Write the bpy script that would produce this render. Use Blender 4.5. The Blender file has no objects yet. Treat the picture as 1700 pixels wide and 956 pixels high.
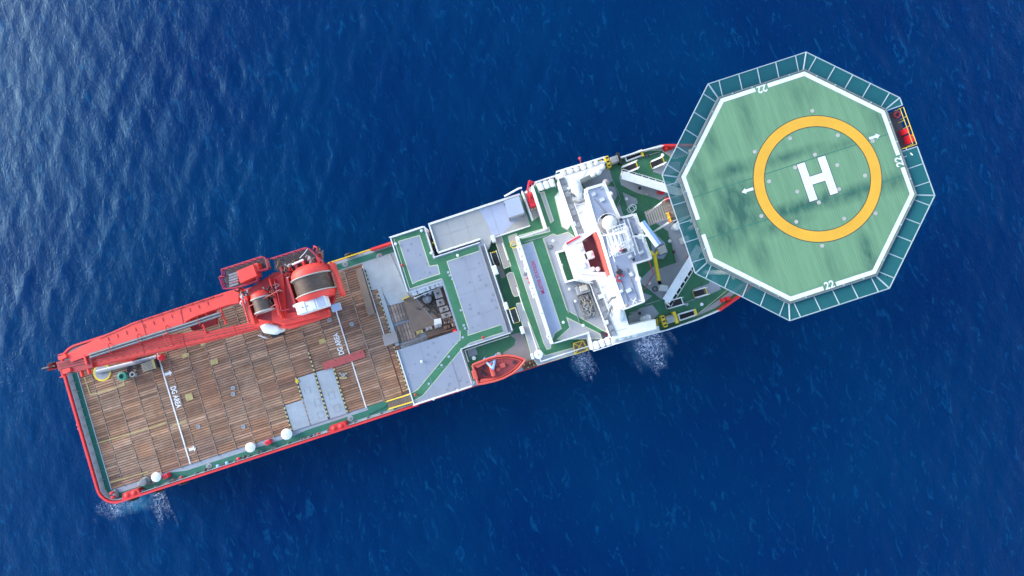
import bpy, math, random
import numpy as np
from mathutils import Vector, Matrix
R = math.radians
random.seed(7)
sc = bpy.context.scene
COL = sc.collection

# ------------------------------------------------------------------ camera
# world axes follow the ship: +X to the bow, +Y to port, Z up, sea level 0
FPX, ZC, Y0 = 1000.0, 89.3, -3.4
TH, TILT = R(18.0), R(2.4)
_rot = Matrix.Rotation(TILT, 3, 'X') @ Matrix.Rotation(-TH, 3, 'Z')
CR, CU, CF = _rot @ Vector((1, 0, 0)), _rot @ Vector((0, 1, 0)), _rot @ Vector((0, 0, -1))
cam = bpy.data.cameras.new('camera')
cam.sensor_width = 36.0
cam.lens = 36.0 * FPX / 1700.0
cam.clip_start, cam.clip_end = 0.5, 20000
camo = bpy.data.objects.new('camera', cam)
COL.objects.link(camo)
camo.matrix_world = Matrix.Translation((0, Y0, ZC)) @ _rot.to_4x4()
sc.camera = camo

# ------------------------------------------------------------------ sky, sun, exposure
_ri, _up = Vector((math.cos(TH), -math.sin(TH), 0)), Vector((math.sin(TH), math.cos(TH), 0))
SUN_EL = R(22)
_h = (_ri * -0.95 + _up * 0.30).normalized()
TOSUN = _h * math.cos(SUN_EL) + Vector((0, 0, math.sin(SUN_EL)))
world = bpy.data.worlds.new('World')
sc.world = world
world.use_nodes = True
wn = world.node_tree
bg = wn.nodes['Background']
sky = wn.nodes.new('ShaderNodeTexSky')
sky.sky_type = 'NISHITA'
sky.sun_disc = False
sky.sun_elevation = SUN_EL
sky.sun_rotation = math.atan2(_h.x, _h.y)
sky.air_density, sky.dust_density, sky.ozone_density = 1.0, 0.4, 1.0
wn.links.new(sky.outputs['Color'], bg.inputs['Color'])
bg.inputs['Strength'].default_value = 0.15
sun = bpy.data.lights.new('sun', 'SUN')
sun.energy = 1.15
sun.angle = R(44.0)
sun.color = (1.0, 0.91, 0.79)
suno = bpy.data.objects.new('sun', sun)
COL.objects.link(suno)
suno.rotation_euler = (-TOSUN).to_track_quat('-Z', 'Y').to_euler()
suno.location = TOSUN * 300
vs = sc.view_settings
vs.view_transform, vs.look, vs.gamma = 'Standard', 'None', 1.0
vs.use_curve_mapping = False
vs.exposure = 1.9


def P(px, py, z):
    """photo pixel -> point of the horizontal plane at height z"""
    d = CF * FPX + CR * (px - 850.0) + CU * (478.0 - py)
    k = (z - ZC) / d.z
    return (k * d.x, Y0 + k * d.y)


def PP(pts, z):
    return [P(a, b, z) for a, b in pts]


# ------------------------------------------------------------------ materials
def _mat(name):
    m = bpy.data.materials.new(name)
    m.use_nodes = True
    nt = m.node_tree
    return m, nt, nt.nodes['Principled BSDF'], nt.nodes, nt.links


def paint(name, rgb, rough=0.5, var=0.18, scale=0.6, dirt=0.0, dirt_rgb=(0.12, 0.09, 0.07), metal=0.0, spots=0.0, streak=None, bump=0.0, rnd=0.0):
    """procedural paint: broad mottling, dirt patches, small spots, optional stretched streaks"""
    m, nt, b, N, L = _mat(name)
    geo = N.new('ShaderNodeNewGeometry')
    src = geo.outputs['Position']
    mp = N.new('ShaderNodeMapping')
    L.new(src, mp.inputs['Vector'])
    if streak:
        mp.inputs['Scale'].default_value = streak
    n1 = N.new('ShaderNodeTexNoise')
    n1.inputs['Scale'].default_value = scale
    n1.inputs['Detail'].default_value = 7
    n1.inputs['Roughness'].default_value = 0.68
    L.new(mp.outputs['Vector'], n1.inputs['Vector'])
    cr = N.new('ShaderNodeValToRGB')
    cr.color_ramp.elements[0].position, cr.color_ramp.elements[1].position = 0.3, 0.72
    lo = [max(c * (1 - var), 0) for c in rgb]
    hi = [min(c * (1 + var), 1) for c in rgb]
    cr.color_ramp.elements[0].color = (*lo, 1)
    cr.color_ramp.elements[1].color = (*hi, 1)
    L.new(n1.outputs['Fac'], cr.inputs['Fac'])
    out = cr.outputs['Color']
    if rnd:
        oi = N.new('ShaderNodeObjectInfo')
        hs = N.new('ShaderNodeHueSaturation')
        mr = N.new('ShaderNodeMapRange')
        mr.inputs['To Min'].default_value, mr.inputs['To Max'].default_value = 1 - rnd, 1 + rnd
        L.new(oi.outputs['Random'], mr.inputs['Value'])
        L.new(mr.outputs['Result'], hs.inputs['Value'])
        L.new(out, hs.inputs['Color'])
        out = hs.outputs['Color']
    if dirt:
        n2 = N.new('ShaderNodeTexNoise')
        n2.inputs['Scale'].default_value = scale * 1.9
        n2.inputs['Detail'].default_value = 9
        n2.inputs['Roughness'].default_value = 0.75
        L.new(src, n2.inputs['Vector'])
        r2 = N.new('ShaderNodeValToRGB')
        r2.color_ramp.elements[0].position, r2.color_ramp.elements[1].position = 0.5, 0.78
        r2.color_ramp.elements[0].color, r2.color_ramp.elements[1].color = (0, 0, 0, 1), (dirt, dirt, dirt, 1)
        L.new(n2.outputs['Fac'], r2.inputs['Fac'])
        mx = N.new('ShaderNodeMixRGB')
        L.new(r2.outputs['Color'], mx.inputs['Fac'])
        L.new(out, mx.inputs['Color1'])
        mx.inputs['Color2'].default_value = (*dirt_rgb, 1)
        out = mx.outputs['Color']
    if spots:
        vo = N.new('ShaderNodeTexVoronoi')
        vo.inputs['Scale'].default_value = 1.1
        L.new(src, vo.inputs['Vector'])
        n4 = N.new('ShaderNodeTexNoise')
        n4.inputs['Scale'].default_value = 0.35
        L.new(src, n4.inputs['Vector'])
        r4 = N.new('ShaderNodeMath')
        r4.operation = 'MULTIPLY'
        L.new(n4.outputs['Fac'], r4.inputs[0])
        r4.inputs[1].default_value = 0.4
        lt = N.new('ShaderNodeMath')
        lt.operation = 'LESS_THAN'
        L.new(vo.outputs['Distance'], lt.inputs[0])
        L.new(r4.outputs[0], lt.inputs[1])
        ml = N.new('ShaderNodeMath')
        ml.operation = 'MULTIPLY'
        L.new(lt.outputs[0], ml.inputs[0])
        ml.inputs[1].default_value = spots
        m5 = N.new('ShaderNodeMixRGB')
        L.new(ml.outputs[0], m5.inputs['Fac'])
        L.new(out, m5.inputs['Color1'])
        m5.inputs['Color2'].default_value = (rgb[0] * .55, rgb[1] * .58, rgb[2] * .62, 1)
        out = m5.outputs['Color']
    L.new(out, b.inputs['Base Color'])
    b.inputs['Roughness'].default_value = rough
    b.inputs['Metallic'].default_value = metal
    if bump:
        n3 = N.new('ShaderNodeTexNoise')
        n3.inputs['Scale'].default_value = 9
        n3.inputs['Detail'].default_value = 5
        L.new(src, n3.inputs['Vector'])
        bp = N.new('ShaderNodeBump')
        bp.inputs['Strength'].default_value = bump
        bp.inputs['Distance'].default_value = 0.05
        L.new(n3.outputs['Fac'], bp.inputs['Height'])
        L.new(bp.outputs['Normal'], b.inputs['Normal'])
    return m


M = {}
M['white'] = paint('white_paint', (0.76, 0.755, 0.74), 0.5, 0.07, 0.8, 0.3, (0.42, 0.36, 0.3))
M['white_dirty'] = paint('weathered_white_paint', (0.66, 0.67, 0.68), 0.5, 0.12, 0.9, 0.35, (0.3, 0.25, 0.2))
M['line'] = paint('white_line_paint', (0.72, 0.72, 0.7), 0.6, 0.12, 1.5, 0.45, (0.3, 0.24, 0.19))
M['pale_line'] = paint('pale_yellow_line_paint', (0.55, 0.57, 0.36), 0.6, 0.12, 1.5)
M['faded_red'] = paint('faded_red_paint', (0.55, 0.10, 0.08), 0.6, 0.15, 0.8, 0.4, (0.4, 0.16, 0.14))
M['hull_red'] = paint('hull_red_paint', (0.66, 0.03, 0.03), 0.45, 0.15, 0.5, 0.25, (0.22, 0.07, 0.05))
M['crane_red'] = paint('crane_red_paint', (0.78, 0.05, 0.034), 0.55, 0.16, 0.5, 0.55, (0.48, 0.075, 0.06))
M['crane_dark'] = paint('dull_crane_red_paint', (0.42, 0.03, 0.03), 0.5, 0.2, 0.8, 0.3, (0.14, 0.04, 0.035))
M['rail_red'] = paint('rail_red_paint', (0.45, 0.03, 0.06), 0.5, 0.1)
M['bright_red'] = paint('bright_red_paint', (0.72, 0.02, 0.035), 0.4, 0.1)
M['boat_orange'] = paint('rescue_orange', (0.66, 0.10, 0.065), 0.35, 0.1, 0.8, 0.2, (0.5, 0.09, 0.07))
M['boat_in'] = paint('boat_floor_red', (0.34, 0.05, 0.045), 0.5, 0.2, 1.4, 0.3)
M['maroon'] = paint('shaded_red_deck_paint', (0.17, 0.055, 0.065), 0.6, 0.1)  # red bay floor, darkened: the casing's shadow is put into its colour
M['red_plate'] = paint('faded_red_plate', (0.40, 0.07, 0.065), 0.6, 0.15, 0.7, 0.3, (0.25, 0.08, 0.06))
M['green'] = paint('walkway_green', (0.036, 0.165, 0.075), 0.6, 0.22, 0.5, 0.35, (0.16, 0.25, 0.17))
M['wall_green'] = paint('side_deck_green', (0.02, 0.15, 0.095), 0.6, 0.18, 0.7, 0.3, (0.08, 0.14, 0.11))
M['blue'] = paint('blue_grey_deck_paint', (0.27, 0.29, 0.335), 0.55, 0.07, 0.5, 0.14, (0.3, 0.3, 0.33), spots=0.55)
M['blue_clean'] = paint('pale_blue_roof_paint', (0.36, 0.40, 0.50), 0.5, 0.1, 0.35, 0.3, (0.3, 0.31, 0.34))
M['grey_deck'] = paint('grey_deck_paint', (0.33, 0.34, 0.36), 0.6, 0.12, 0.3, 0.3, (0.27, 0.25, 0.21))
M['steel_deck'] = paint('bare_steel_deck', (0.30, 0.34, 0.37), 0.6, 0.14, 0.5, 0.4, (0.27, 0.22, 0.17))
M['beige_deck'] = paint('worn_beige_deck', (0.34, 0.34, 0.33), 0.65, 0.1, 0.16, 0.5, (0.29, 0.26, 0.18))
M['taupe'] = paint('taupe_deck_paint', (0.30, 0.265, 0.25), 0.6, 0.1, 0.8)
M['brown_plate'] = paint('brown_rusty_plate', (0.19, 0.135, 0.10), 0.7, 0.22, 0.5, 0.4, (0.12, 0.09, 0.07))
M['rust'] = paint('rusty_steel', (0.16, 0.085, 0.06), 0.8, 0.35, 2.0, 0.4, (0.06, 0.04, 0.03))
M['dark'] = paint('dark_steel', (0.035, 0.033, 0.036), 0.6, 0.3, 2.0)
M['black'] = paint('black_rubber', (0.014, 0.014, 0.016), 0.7, 0.2)
M['grey'] = paint('grey_machinery', (0.28, 0.29, 0.30), 0.5, 0.2, 1.5, 0.4)
M['mid_grey'] = paint('mid_grey_steel', (0.17, 0.175, 0.18), 0.5, 0.2, 1.5, 0.3)
M['grating'] = paint('deck_grating', (0.055, 0.042, 0.045), 0.6, 0.25, 3.0)
M['yellow'] = paint('safety_yellow', (0.72, 0.50, 0.02), 0.45, 0.1, 1.0, 0.25, (0.3, 0.22, 0.06))
M['old_yellow'] = paint('worn_yellow_line', (0.42, 0.33, 0.12), 0.65, 0.25, 1.6, 1.0, (0.24, 0.17, 0.11))
M['ring_yellow'] = paint('helideck_yellow', (0.72, 0.36, 0.025), 0.55, 0.08, 0.35, 0.25, (0.6, 0.36, 0.06))
M['drum'] = paint('worn_steel_drum', (0.115, 0.078, 0.06), 0.5, 0.25, 1.6, 0.4, (0.1, 0.07, 0.055), metal=0.4)
M['rope'] = paint('rope_fibre', (0.34, 0.31, 0.24), 0.8, 0.3, 4)
M['wood'] = paint('weathered_plank', (0.225, 0.165, 0.13), 0.8, 0.5, 0.55, 0.62, (0.11, 0.068, 0.048), streak=(0.3, 2.6, 1), bump=0.5, rnd=0.42)
M['wood2'] = paint('weathered_landing_plank', (0.27, 0.215, 0.18), 0.8, 0.25, 1.0, 0.3, (0.16, 0.12, 0.1), rnd=0.12)
M['bar'] = paint('lashing_bar_steel', (0.27, 0.19, 0.14), 0.7, 0.35, 2.5, 0.5, (0.07, 0.045, 0.035))
M['teal'] = paint('green_drum_plastic', (0.05, 0.24, 0.17), 0.4, 0.1)
M['net_frame'] = paint('galvanised_frame', (0.27, 0.34, 0.36), 0.45, 0.1, 1.0)
M['lblue'] = paint('pale_blue_paint', (0.25, 0.42, 0.68), 0.45, 0.1)
M['glass'] = paint('dark_glass', (0.012, 0.016, 0.022), 0.12, 0.1)
M['magenta'] = paint('muster_red_lettering', (0.62, 0.03, 0.13), 0.6, 0.12, 2)
M['beige'] = paint('beige_paint', (0.45, 0.41, 0.36), 0.5, 0.1)


def helideck_green():
    m, nt, b, N, L = _mat('helideck_green_paint')
    geo = N.new('ShaderNodeNewGeometry')
    mp = N.new('ShaderNodeMapping')
    mp.inputs['Scale'].default_value = (2.6, 0.16, 1)
    L.new(geo.outputs['Position'], mp.inputs['Vector'])
    n1 = N.new('ShaderNodeTexNoise')
    n1.inputs['Scale'].default_value = 1.0
    n1.inputs['Detail'].default_value = 8
    n1.inputs['Roughness'].default_value = 0.7
    L.new(mp.outputs['Vector'], n1.inputs['Vector'])
    cr = N.new('ShaderNodeValToRGB')
    e = cr.color_ramp.elements
    e[0].position, e[0].color = 0.28, (0.12, 0.235, 0.118, 1)
    e[1].position, e[1].color = 0.6, (0.165, 0.305, 0.155, 1)
    L.new(n1.outputs['Fac'], cr.inputs['Fac'])
    out = cr.outputs['Color']
    # extruded plank joints, fine lines every 0.25 m
    wv = N.new('ShaderNodeTexWave')
    wv.wave_type, wv.bands_direction = 'BANDS', 'X'
    wv.inputs['Scale'].default_value = 1.25
    L.new(geo.outputs['Position'], wv.inputs['Vector'])
    rw = N.new('ShaderNodeValToRGB')
    rw.color_ramp.elements[0].position, rw.color_ramp.elements[0].color = 0.0, (0.80, 0.80, 0.80, 1)
    rw.color_ramp.elements[1].position, rw.color_ramp.elements[1].color = 0.3, (1, 1, 1, 1)
    L.new(wv.outputs['Fac'], rw.inputs['Fac'])
    mm = N.new('ShaderNodeMixRGB')
    mm.blend_type = 'MULTIPLY'
    mm.inputs['Fac'].default_value = 0.7
    L.new(out, mm.inputs['Color1'])
    L.new(rw.outputs['Color'], mm.inputs['Color2'])
    out = mm.outputs['Color']
    # soot and oil stains left on the paint: (x, y, rx, ry, strength)
    n2 = N.new('ShaderNodeTexNoise')
    n2.inputs['Scale'].default_value = 0.55
    n2.inputs['Detail'].default_value = 8
    n2.inputs['Roughness'].default_value = 0.65
    mp2 = N.new('ShaderNodeMapping')
    mp2.inputs['Scale'].default_value = (2.2, 0.7, 1)
    L.new(geo.outputs['Position'], mp2.inputs['Vector'])
    L.new(mp2.outputs['Vector'], n2.inputs['Vector'])
    tot = None
    stains = [((1225, 345), 2.4, 3.0, .95), ((1205, 385), 1.6, 2.2, .8), ((1330, 343), 5.0, 0.75, .9), ((1420, 320), 4.5, 0.75, .75), ((1490, 300), 2.5, 0.9, .6),
              ((1215, 283), 2.5, 0.8, .75), ((1300, 262), 4.0, 0.55, .6), ((1400, 240), 3.5, .5, .4), ((1443, 425), 0.8, 2.2, .8), ((1260, 420), 1.0, 2.0, .5),
              ((1430, 150), 1.0, 2.0, .35), ((1180, 230), .8, 2.5, .45), ((1330, 150), 2, 2, .3), ((1240, 190), .9, 2.6, .4), ((1290, 375), 3.5, .8, .55), ((1400, 470), 4, .6, .4),
              ((1160, 300), .9, 3, .6), ((1500, 280), 0.7, 2.4, .4), ((1460, 200), .9, 2, .4), ((1385, 445), 1, 2, .3)]
    for (q, rx, ry, s) in stains:
        x, y = P(q[0], q[1], 27.4)
        ma = N.new('ShaderNodeMapping')
        ma.vector_type = 'TEXTURE'
        ma.inputs['Location'].default_value = (x, y, 27.4)
        ma.inputs['Scale'].default_value = (rx * 1.45, ry * 1.5, 5)
        L.new(geo.outputs['Position'], ma.inputs['Vector'])
        g = N.new('ShaderNodeTexGradient')
        g.gradient_type = 'SPHERICAL'
        L.new(ma.outputs['Vector'], g.inputs['Vector'])
        k = N.new('ShaderNodeMath')
        k.operation = 'MULTIPLY'
        L.new(g.outputs['Fac'], k.inputs[0])
        k.inputs[1].default_value = s
        if tot is None:
            tot = k.outputs[0]
        else:
            a = N.new('ShaderNodeMath')
            a.operation = 'MAXIMUM'
            L.new(tot, a.inputs[0])
            L.new(k.outputs[0], a.inputs[1])
            tot = a.outputs[0]
    base = N.new('ShaderNodeMath')
    base.operation = 'ADD'
    L.new(tot, base.inputs[0])
    base.inputs[1].default_value = 0.05
    w = N.new('ShaderNodeMapRange')
    w.inputs['From Min'].default_value, w.inputs['From Max'].default_value = 0.3, 0.62
    w.inputs['To Min'].default_value, w.inputs['To Max'].default_value = 0.35, 1.6
    L.new(n2.outputs['Fac'], w.inputs['Value'])
    f = N.new('ShaderNodeMath')
    f.operation = 'MULTIPLY'
    f.use_clamp = True
    L.new(base.outputs[0], f.inputs[0])
    L.new(w.outputs['Result'], f.inputs[1])
    mx = N.new('ShaderNodeMixRGB')
    L.new(f.outputs[0], mx.inputs['Fac'])
    L.new(out, mx.inputs['Color1'])
    mx.inputs['Color2'].default_value = (0.03, 0.10, 0.062, 1)
    L.new(mx.outputs['Color'], b.inputs['Base Color'])
    b.inputs['Roughness'].default_value = 0.6
    return m


M['heli'] = helideck_green()


def net_mat():
    m, nt, b, N, L = _mat('safety_net_mesh')
    b.inputs['Base Color'].default_value = (0.003, 0.10, 0.098, 1)
    b.inputs['Roughness'].default_value = 0.7
    tr = N.new('ShaderNodeBsdfTransparent')
    mx = N.new('ShaderNodeMixShader')
    geo = N.new('ShaderNodeNewGeometry')
    n = N.new('ShaderNodeTexNoise')
    n.inputs['Scale'].default_value = 1.4
    n.inputs['Detail'].default_value = 6
    L.new(geo.outputs['Position'], n.inputs['Vector'])
    mr = N.new('ShaderNodeMapRange')
    mr.inputs['To Min'].default_value, mr.inputs['To Max'].default_value = 0.72, 0.9
    L.new(n.outputs['Fac'], mr.inputs['Value'])
    L.new(mr.outputs['Result'], mx.inputs['Fac'])
    L.new(tr.outputs[0], mx.inputs[1])
    L.new(b.outputs[0], mx.inputs[2])
    L.new(mx.outputs[0], N['Material Output'].inputs['Surface'])
    return m


M['net'] = net_mat()


def hazard_mat():
    m, nt, b, N, L = _mat('hazard_stripe_paint')
    geo = N.new('ShaderNodeNewGeometry')
    wv = N.new('ShaderNodeTexWave')
    wv.wave_type, wv.bands_direction = 'BANDS', 'DIAGONAL'
    wv.inputs['Scale'].default_value = 1.05
    mp = N.new('ShaderNodeMapping')
    mp.inputs['Scale'].default_value = (0.3, 1, 0)
    L.new(geo.outputs['Position'], mp.inputs['Vector'])
    L.new(mp.outputs['Vector'], wv.inputs['Vector'])
    cr = N.new('ShaderNodeValToRGB')
    cr.color_ramp.interpolation = 'CONSTANT'
    cr.color_ramp.elements[0].color = (0.03, 0.03, 0.03, 1)
    cr.color_ramp.elements[1].position, cr.color_ramp.elements[1].color = 0.5, (0.5, 0.42, 0.17, 1)
    L.new(wv.outputs['Fac'], cr.inputs['Fac'])
    L.new(cr.outputs['Color'], b.inputs['Base Color'])
    b.inputs['Roughness'].default_value = 0.65
    return m


M['hazard'] = hazard_mat()


def water_mat():
    m, nt, b, N, L = _mat('deep_sea_water')
    geo = N.new('ShaderNodeNewGeometry')
    b.inputs['Roughness'].default_value = 0.1
    b.inputs['IOR'].default_value = 1.33
    b.inputs['Specular Tint'].default_value = (0.14, 0.68, 1.0, 1)
    # light scattered back from deep in the water
    b.inputs['Subsurface Weight'].default_value = 0.8
    b.inputs['Subsurface Radius'].default_value = (0.3, 1.2, 2.0)
    b.inputs['Subsurface Scale'].default_value = 2.5
    out = None
    # turquoise aerated water where the thrusters stir it up
    for (q, rx, ry) in (((1074, 572), 4.6, 4.6), ((965, 602), 2.2, 2.6), ((225, 836), 4.5, 1.8)):
        x, y = P(q[0], q[1], 0)
        ma = N.new('ShaderNodeMapping')
        ma.vector_type = 'TEXTURE'
        ma.inputs['Location'].default_value = (x, y, 0)
        ma.inputs['Scale'].default_value = (rx, ry, 9)
        L.new(geo.outputs['Position'], ma.inputs['Vector'])
        g = N.new('ShaderNodeTexGradient')
        g.gradient_type = 'SPHERICAL'
        L.new(ma.outputs['Vector'], g.inputs['Vector'])
        if out is None:
            out = g.outputs['Fac']
        else:
            a = N.new('ShaderNodeMath')
            a.operation = 'MAXIMUM'
            L.new(out, a.inputs[0])
            L.new(g.outputs['Fac'], a.inputs[1])
            out = a.outputs[0]
    nf = N.new('ShaderNodeTexNoise')
    nf.inputs['Scale'].default_value = 1.1
    nf.inputs['Detail'].default_value = 7
    nf.inputs['Distortion'].default_value = 1.2
    L.new(geo.outputs['Position'], nf.inputs['Vector'])
    mul = N.new('ShaderNodeMath')
    mul.operation = 'MULTIPLY'
    L.new(out, mul.inputs[0])
    L.new(nf.outputs['Fac'], mul.inputs[1])
    mr = N.new('ShaderNodeMapRange')
    mr.inputs['From Min'].default_value, mr.inputs['From Max'].default_value = 0.05, 0.5
    mr.inputs['To Max'].default_value = 0.55
    L.new(mul.outputs[0], mr.inputs['Value'])
    # broad drifts of slightly different water
    nb = N.new('ShaderNodeTexNoise')
    nb.inputs['Scale'].default_value = 0.03
    nb.inputs['Detail'].default_value = 3
    L.new(geo.outputs['Position'], nb.inputs['Vector'])
    cr = N.new('ShaderNodeValToRGB')
    cr.color_ramp.elements[0].position, cr.color_ramp.elements[0].color = 0.3, (0.0, 0.0115, 0.078, 1)
    cr.color_ramp.elements[1].position, cr.color_ramp.elements[1].color = 0.7, (0.0, 0.028, 0.100, 1)
    L.new(nb.outputs['Fac'], cr.inputs['Fac'])
    mx = N.new('ShaderNodeMixRGB')
    L.new(mr.outputs['Result'], mx.inputs['Fac'])
    L.new(cr.outputs['Color'], mx.inputs['Color1'])
    mx.inputs['Color2'].default_value = (0.05, 0.22, 0.33, 1)
    # sparse pale foam wisps, with ripple glints painted in, drawn out across the wind
    mw = N.new('ShaderNodeMapping')
    mw.inputs['Scale'].default_value = (0.8, 0.3, 1)
    mw.inputs['Rotation'].default_value = (0, 0, R(-6))
    L.new(geo.outputs['Position'], mw.inputs['Vector'])
    nw = N.new('ShaderNodeTexNoise')
    nw.inputs['Scale'].default_value = 1.0
    nw.inputs['Detail'].default_value = 9
    nw.inputs['Roughness'].default_value = 0.66
    nw.inputs['Distortion'].default_value = 1.6
    L.new(mw.outputs['Vector'], nw.inputs['Vector'])
    rw = N.new('ShaderNodeValToRGB')
    rw.color_ramp.elements[0].position, rw.color_ramp.elements[0].color = 0.56, (0, 0, 0, 1)
    rw.color_ramp.elements[1].position, rw.color_ramp.elements[1].color = 0.84, (1, 1, 1, 1)
    L.new(nw.outputs['Fac'], rw.inputs['Fac'])
    m2 = N.new('ShaderNodeMixRGB')
    L.new(rw.outputs['Color'], m2.inputs['Fac'])
    L.new(mx.outputs['Color'], m2.inputs['Color1'])
    m2.inputs['Color2'].default_value = (0.005, 0.095, 0.22, 1)
    L.new(m2.outputs['Color'], b.inputs['Base Color'])
    # ripples, elongated across the wind (along ship Y)
    prev = None
    for sc_, st, d, s in ((0.55, (1.0, 0.5, 1), 0.07, 0.8), (1.7, (1.0, 0.55, 1), 0.056, 0.9), (4.2, (1.0, 0.7, 1), 0.036, 1.0)):
        mp = N.new('ShaderNodeMapping')
        mp.inputs['Scale'].default_value = st
        mp.inputs['Rotation'].default_value = (0, 0, R(12 * (1 - sc_ / 4)))
        L.new(geo.outputs['Position'], mp.inputs['Vector'])
        n = N.new('ShaderNodeTexNoise')
        n.inputs['Scale'].default_value = sc_
        n.inputs['Detail'].default_value = 4
        n.inputs['Roughness'].default_value = 0.6
        n.inputs['Distortion'].default_value = 0.6
        L.new(mp.outputs['Vector'], n.inputs['Vector'])
        bp = N.new('ShaderNodeBump')
        bp.inputs['Strength'].default_value = s
        bp.inputs['Distance'].default_value = d
        L.new(n.outputs['Fac'], bp.inputs['Height'])
        if prev:
            L.new(prev, bp.inputs['Normal'])
        prev = bp.outputs['Normal']
    L.new(prev, b.inputs['Normal'])
    return m


M['water'] = water_mat()


def foam_mat():
    m, nt, b, N, L = _mat('sea_foam')
    b.inputs['Base Color'].default_value = (0.62, 0.76, 0.88, 1)
    b.inputs['Roughness'].default_value = 0.8
    geo = N.new('ShaderNodeNewGeometry')
    at = N.new('ShaderNodeAttribute')
    at.attribute_name = 'fade'
    nz = N.new('ShaderNodeTexNoise')
    nz.inputs['Scale'].default_value = 1.6
    nz.inputs['Detail'].default_value = 5
    L.new(geo.outputs['Position'], nz.inputs['Vector'])
    ad = N.new('ShaderNodeMixRGB')
    ad.blend_type = 'ADD'
    ad.inputs['Fac'].default_value = 0.9
    L.new(geo.outputs['Position'], ad.inputs['Color1'])
    L.new(nz.outputs['Color'], ad.inputs['Color2'])
    tot = None
    for sc_, th, amp in ((2.0, 0.10, 0.75), (4.6, 0.12, 0.6)):
        vo = N.new('ShaderNodeTexVoronoi')
        vo.feature = 'DISTANCE_TO_EDGE'
        vo.inputs['Scale'].default_value = sc_
        L.new(ad.outputs['Color'], vo.inputs['Vector'])
        r_ = N.new('ShaderNodeMapRange')
        r_.interpolation_type = 'SMOOTHSTEP'
        r_.inputs['From Min'].default_value, r_.inputs['From Max'].default_value = 0.0, th
        r_.inputs['To Min'].default_value, r_.inputs['To Max'].default_value = amp, 0.0
        L.new(vo.outputs['Distance'], r_.inputs['Value'])
        if tot is None:
            tot = r_.outputs['Result']
        else:
            a = N.new('ShaderNodeMath')
            a.operation = 'ADD'
            L.new(tot, a.inputs[0])
            L.new(r_.outputs['Result'], a.inputs[1])
            tot = a.outputs[0]
    n2 = N.new('ShaderNodeTexNoise')
    n2.inputs['Scale'].default_value = 2.4
    n2.inputs['Detail'].default_value = 8
    n2.inputs['Roughness'].default_value = 0.7
    L.new(geo.outputs['Position'], n2.inputs['Vector'])
    r2 = N.new('ShaderNodeMapRange')
    r2.inputs['From Min'].default_value, r2.inputs['From Max'].default_value = 0.38, 0.68
    r2.inputs['To Min'].default_value, r2.inputs['To Max'].default_value = 0.0, 2.3
    L.new(n2.outputs['Fac'], r2.inputs['Value'])
    k1 = N.new('ShaderNodeMath')
    k1.operation = 'MULTIPLY'
    L.new(tot, k1.inputs[0])
    L.new(r2.outputs['Result'], k1.inputs[1])
    k2 = N.new('ShaderNodeMath')
    k2.operation = 'MULTIPLY'
    k2.use_clamp = True
    L.new(k1.outputs[0], k2.inputs[0])
    L.new(at.outputs['Fac'], k2.inputs[1])
    tr = N.new('ShaderNodeBsdfTransparent')
    mx = N.new('ShaderNodeMixShader')
    L.new(k2.outputs[0], mx.inputs['Fac'])
    L.new(tr.outputs[0], mx.inputs[1])
    L.new(b.outputs[0], mx.inputs[2])
    L.new(mx.outputs[0], N['Material Output'].inputs['Surface'])
    return m


M['foam'] = foam_mat()

# ------------------------------------------------------------------ mesh helpers
ORG = {}


def _ccw(pts):
    a = sum(pts[i - 1][0] * pts[i][1] - pts[i][0] * pts[i - 1][1] for i in range(len(pts)))
    return list(pts) if a > 0 else list(reversed(pts))


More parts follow.
